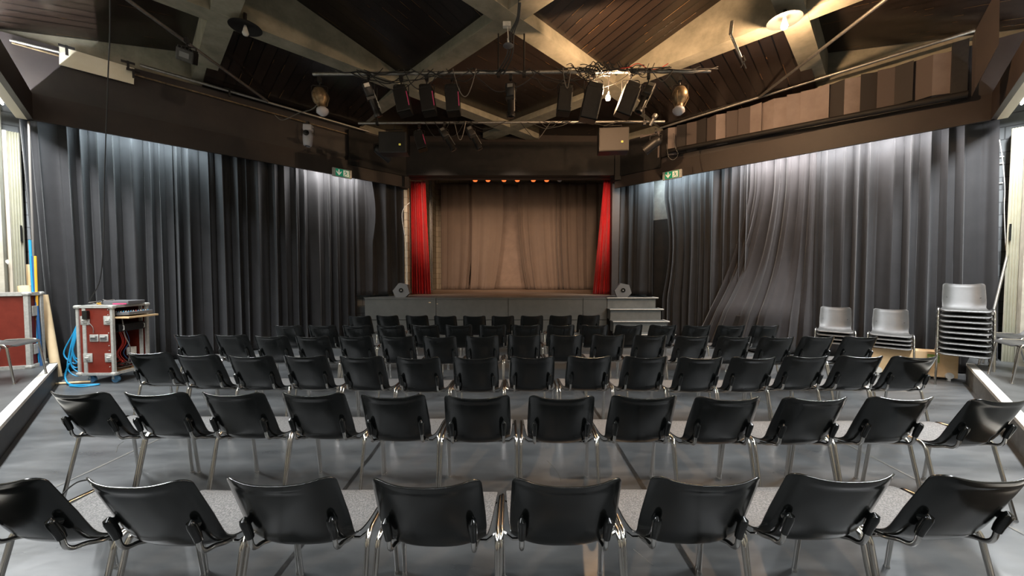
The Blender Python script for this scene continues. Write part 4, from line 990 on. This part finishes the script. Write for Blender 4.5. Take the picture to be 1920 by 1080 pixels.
# pendant with small disc at the centre
p = aty(953, 86, 5.3); t = thing('pendant_microphone', 'small pale disc hanging on cables below the central beam crossing', 'pendant', p)
MB().lathe([(.01, .012), (.065, .010), (.075, 0), (.06, -.012), (.01, -.016)], 24).build('disc', 'mixer', t)
MB().tube([(0, 0, .01), (0, 0, .10)], .014, 8).tube([(0, 0, .1), (-.01, 0, .27)], .007, 6).build('stem', 'edge', t)
MB().box((-.02, 0, .285), (.11, .07, .06), 0, None, 0, .005).build('junction_box', 'edge', t)
for i, dx in enumerate((-.012, 0, .014)):
    b = MB(); p0 = aty(975, -30, 4.9); b.tube(catm([p0+Vector((dx, 0, 0)), aty(972, 30, 5.1)+Vector((dx*1.2, 0, 0)), aty(960, 62, 5.25)+Vector((dx*2, 0, 0)), aty(955, 100, 5.35)+Vector((dx*3, .05, 0)), aty(936, 140, B1Y)+Vector((dx*4, 0, 0))], 6), .009, 6)
    tag(b.build('ceiling_cable', 'cable'), 'black cable running from the central beams down to the near bar', 'cable', 'cables from the central beam crossing')
# wall arm at upper right
t = thing('mounting_arm', 'bare metal mounting arm hanging below the upper right beam', 'bracket', aty(1370, 64, 4.9))
b = MB(); b.tube([(0, 0, 0), (.14, 0, -.30)], .016, 8); b.tube([(0, 0, .0), (.015, 0, .16)], .022, 8); b.build('arm', 'steel', t)
b = MB(); b.tube([(.14, 0, -.30), (.17, 0, -.27), (.20, 0, -.33), (.16, 0, -.36), (.14, 0, -.31)], .008, 6); b.tube([(.19, 0, -.33), (.14, 0, -.42)], .006, 6); b.tube([(.17, 0, -.34), (.21, 0, -.43)], .006, 6); b.build('clamp', 'steel', t)
# exit signs
def exit_sign(px0, py0, px1, py1, s, label):
    a = onwall(px0, py0, s, -.14); c = onwall(px1, py1, s, -.14)
    mid = (a+c)/2; w_ = math.hypot(a.x-c.x, a.y-c.y); h_ = .185
    t = thing('exit_sign', label, 'exit sign', (mid.x, mid.y, mid.z), s*-PI/4)
    MB().box((0, .03, 0), (w_, .06, h_), 0, None, 0, .006).build('sign_housing', 'alu', t)
    MB().box((0, -.003, 0), (w_*.72, .006, h_*.86)).build('green_face', 'greenlab', t)
    b = MB(); y = -.0075
    def sl(pts): b.add([(x, y, z) for x, z in pts], [tuple(range(len(pts)))])
    ax = -w_*.19; k = h_
    sl([(ax-.07*k*1, .36*k), (ax+.07*k, .36*k), (ax+.07*k, -.12*k), (ax-.07*k, -.12*k)])
    sl([(ax, -.36*k), (ax+.30*k, .02*k), (ax+.30*k, .20*k), (ax, -.13*k), (ax-.30*k, .20*k), (ax-.30*k, .02*k)])
    b.build('arrow', 'signwhite', t)
    b = MB(); rx = w_*.19
    sl([(rx-.36*k, .36*k), (rx+.30*k, .36*k), (rx+.30*k, -.36*k), (rx-.36*k, -.36*k)]); b.build('doorway', 'signwhite', t)
    b = MB(); y = -.0095
    def disc(cx, cz, r): sl([(cx+r*math.cos(a_*PI/6), cz+r*math.sin(a_*PI/6)) for a_ in range(12)])
    def limb(p, q, wd):
        d = Vector((q[0]-p[0], q[1]-p[1])).normalized(); nx, nz = -d.y*wd/2, d.x*wd/2
        sl([(p[0]+nx, p[1]+nz), (q[0]+nx, q[1]+nz), (q[0]-nx, q[1]-nz), (p[0]-nx, p[1]-nz)])
    cx = rx-.05*k; disc(cx-.05*k, .25*k, .055*k)
    for p_, q_, w2 in (((0, .17), (.06, -.05), .11), ((0, .15), (-.20, .06), .055), ((0, .15), (.16, .05), .05), ((.16, .05), (.22, .14), .05), ((.05, -.05), (-.10, -.14), .07), ((-.10, -.14), (-.22, -.30), .06), ((.06, -.05), (.16, -.18), .07), ((.16, -.18), (.12, -.33), .06)):
        limb((cx+p_[0]*k, p_[1]*k), (cx+q_[0]*k, q_[1]*k), w2*k)
    b.build('running_figure', 'greenlab', t)
exit_sign(624, 322, 660, 327, -1, 'green exit sign with a down arrow on the left valance')
exit_sign(1242, 330, 1278, 325, 1, 'green exit sign with a down arrow on the right valance')

# fluorescent tubes
for i, (s, fn, a, b_, off, z) in enumerate(TUBES):
    p = Vector((*fn(s, a, off), z+.03)); q = Vector((*fn(s, b_, off), z+.03))
    mid = (p+q)/2; ang = math.atan2(q.y-p.y, q.x-p.x); L_ = (q-p).length
    where = 'behind the %s valance of the curtains' % ('left' if s < 0 else 'right') if fn is wl else 'behind the beam over the %s platform' % ('left' if s < 0 else 'right')
    t = thing('fluorescent_lamp', 'lit fluorescent tube lamp %s' % where, 'lamp', mid, ang, 'tube lamps '+where)
    MB().tube([(-L_/2, 0, 0), (L_/2, 0, 0)], .013, 10).build('tube', 'tube', t)
    MB().box((0, 0, .045), (L_, .05, .05)).build('lamp_body', 'edge', t)

# cables on the bars
rr_ = random.Random(9)
z1_ = lambda x: bar1[0].z+(bar1[1].z-bar1[0].z)*(x-bar1[0].x)/(bar1[1].x-bar1[0].x)
def barcable(x0, x1, sag, y, zf, r, m_, lab, grp, up=.0):
    k = 5; pts = []
    for i in range(k+1):
        f = i/k; x = x0+(x1-x0)*f; pts.append((x, y-.03-.02*rr_.random(), zf(x)+up*rr_.random()-sag*math.sin(PI*f)+rr_.uniform(-.01, .01)))
    b = MB(); b.tube(catm(pts, 6), r, 6); tag(b.build('power_cable', m_), lab, 'cable', grp)
for i in range(26):
    x0 = rr_.uniform(-2.7, 2.2); barcable(x0, x0+rr_.uniform(.35, 1.3), rr_.choice([.02, .03, .05, .10, .18, .30]), B1Y, z1_, rr_.uniform(.005, .009), 'cable', 'black cable looped along the near lighting bar', 'cables looped on the near lighting bar', .05)
for i in range(26):
    x0 = rr_.uniform(.75, 1.7); barcable(x0, x0+rr_.uniform(.15, .45), rr_.uniform(-.02, .2), B1Y, z1_, .006, 'cable', 'black cable in the tangle near the glaring bulb', 'cable tangle by the glaring bulb', .12)
z2_ = lambda x: bar2[0].z
for i in range(12):
    x0 = rr_.uniform(-2.9, 2.2); barcable(x0, x0+rr_.uniform(.3, .9), rr_.choice([.02, .05, .12, .3]), B2Y, z2_, .006, 'cable', 'black cable looped along the far lighting bar', 'cables looped on the far lighting bar', .03)
for x0, x1, sg in ((-.86, -.52, .40), (.74, .86, .28)):
    barcable(x0, x1, sg, B1Y-.06, z1_, .006, 'cablegrey', 'thin grey cable loop drooping from the near lighting bar', 'grey cable loops on the near bar')
barcable(1.55, 2.3, .0, B1Y, z1_, .006, 'redcable', 'red cable strung along the right end of the near bar', None, .1)
for x0, sg in ((-1.1, .35),):
    barcable(x0, x0+.22, sg, B2Y-.05, z2_, .006, 'cablegrey', 'grey cable loop drooping from the far lighting bar', 'grey cable loops on the far bar')
b = MB(); b.tube(catm([aty(1263, 250, 7.35), aty(1266, 275, 7.3), aty(1271, 290, 7.3), aty(1262, 300, 7.3), aty(1253, 293, 7.3), aty(1250, 270, 7.3)], 6), .007, 6); tag(b.build('power_cable', 'cable'), 'black plug lead hanging before the acoustic wall on the right', 'cable')
b = MB(); b.tube(catm([aty(600, 190, 5.6), aty(585, 205, 6), aty(560, 212, 6.4), aty(530, 225, 6.6), aty(515, 215, 6.6)], 6), .007, 6); tag(b.build('power_cable', 'cablegrey'), 'grey lead from the left brass lantern to the wall pipe', 'cable')
b = MB(); b.tube(catm([aty(768, 380, 9.6), aty(754, 400, 9.55), aty(760, 450, 9.6), aty(762, 500, 9.6), aty(763, 538, 9.6), aty(764, 554, 9.6)], 6), .008, 6); tag(b.build('power_cable', 'edge'), 'pale cable running down beside the left red stage curtain', 'cable')
# microphone-like ring pieces on the bar end
tag(MB().lathe([(.02, -.05), (.05, -.03), (.05, .03), (.02, .05)], 12, 0, Matrix.Translation(aty(1228, 218, 7.2)) @ Matrix.Rotation(.6, 4, 'Y')).tube([aty(1228, 218, 7.2), aty(1219, 235, 7.3)], .03, 8).build('pipe_clamp', 'steel'), 'pale metal clamp standing on the right end of the far bar', 'clamp')
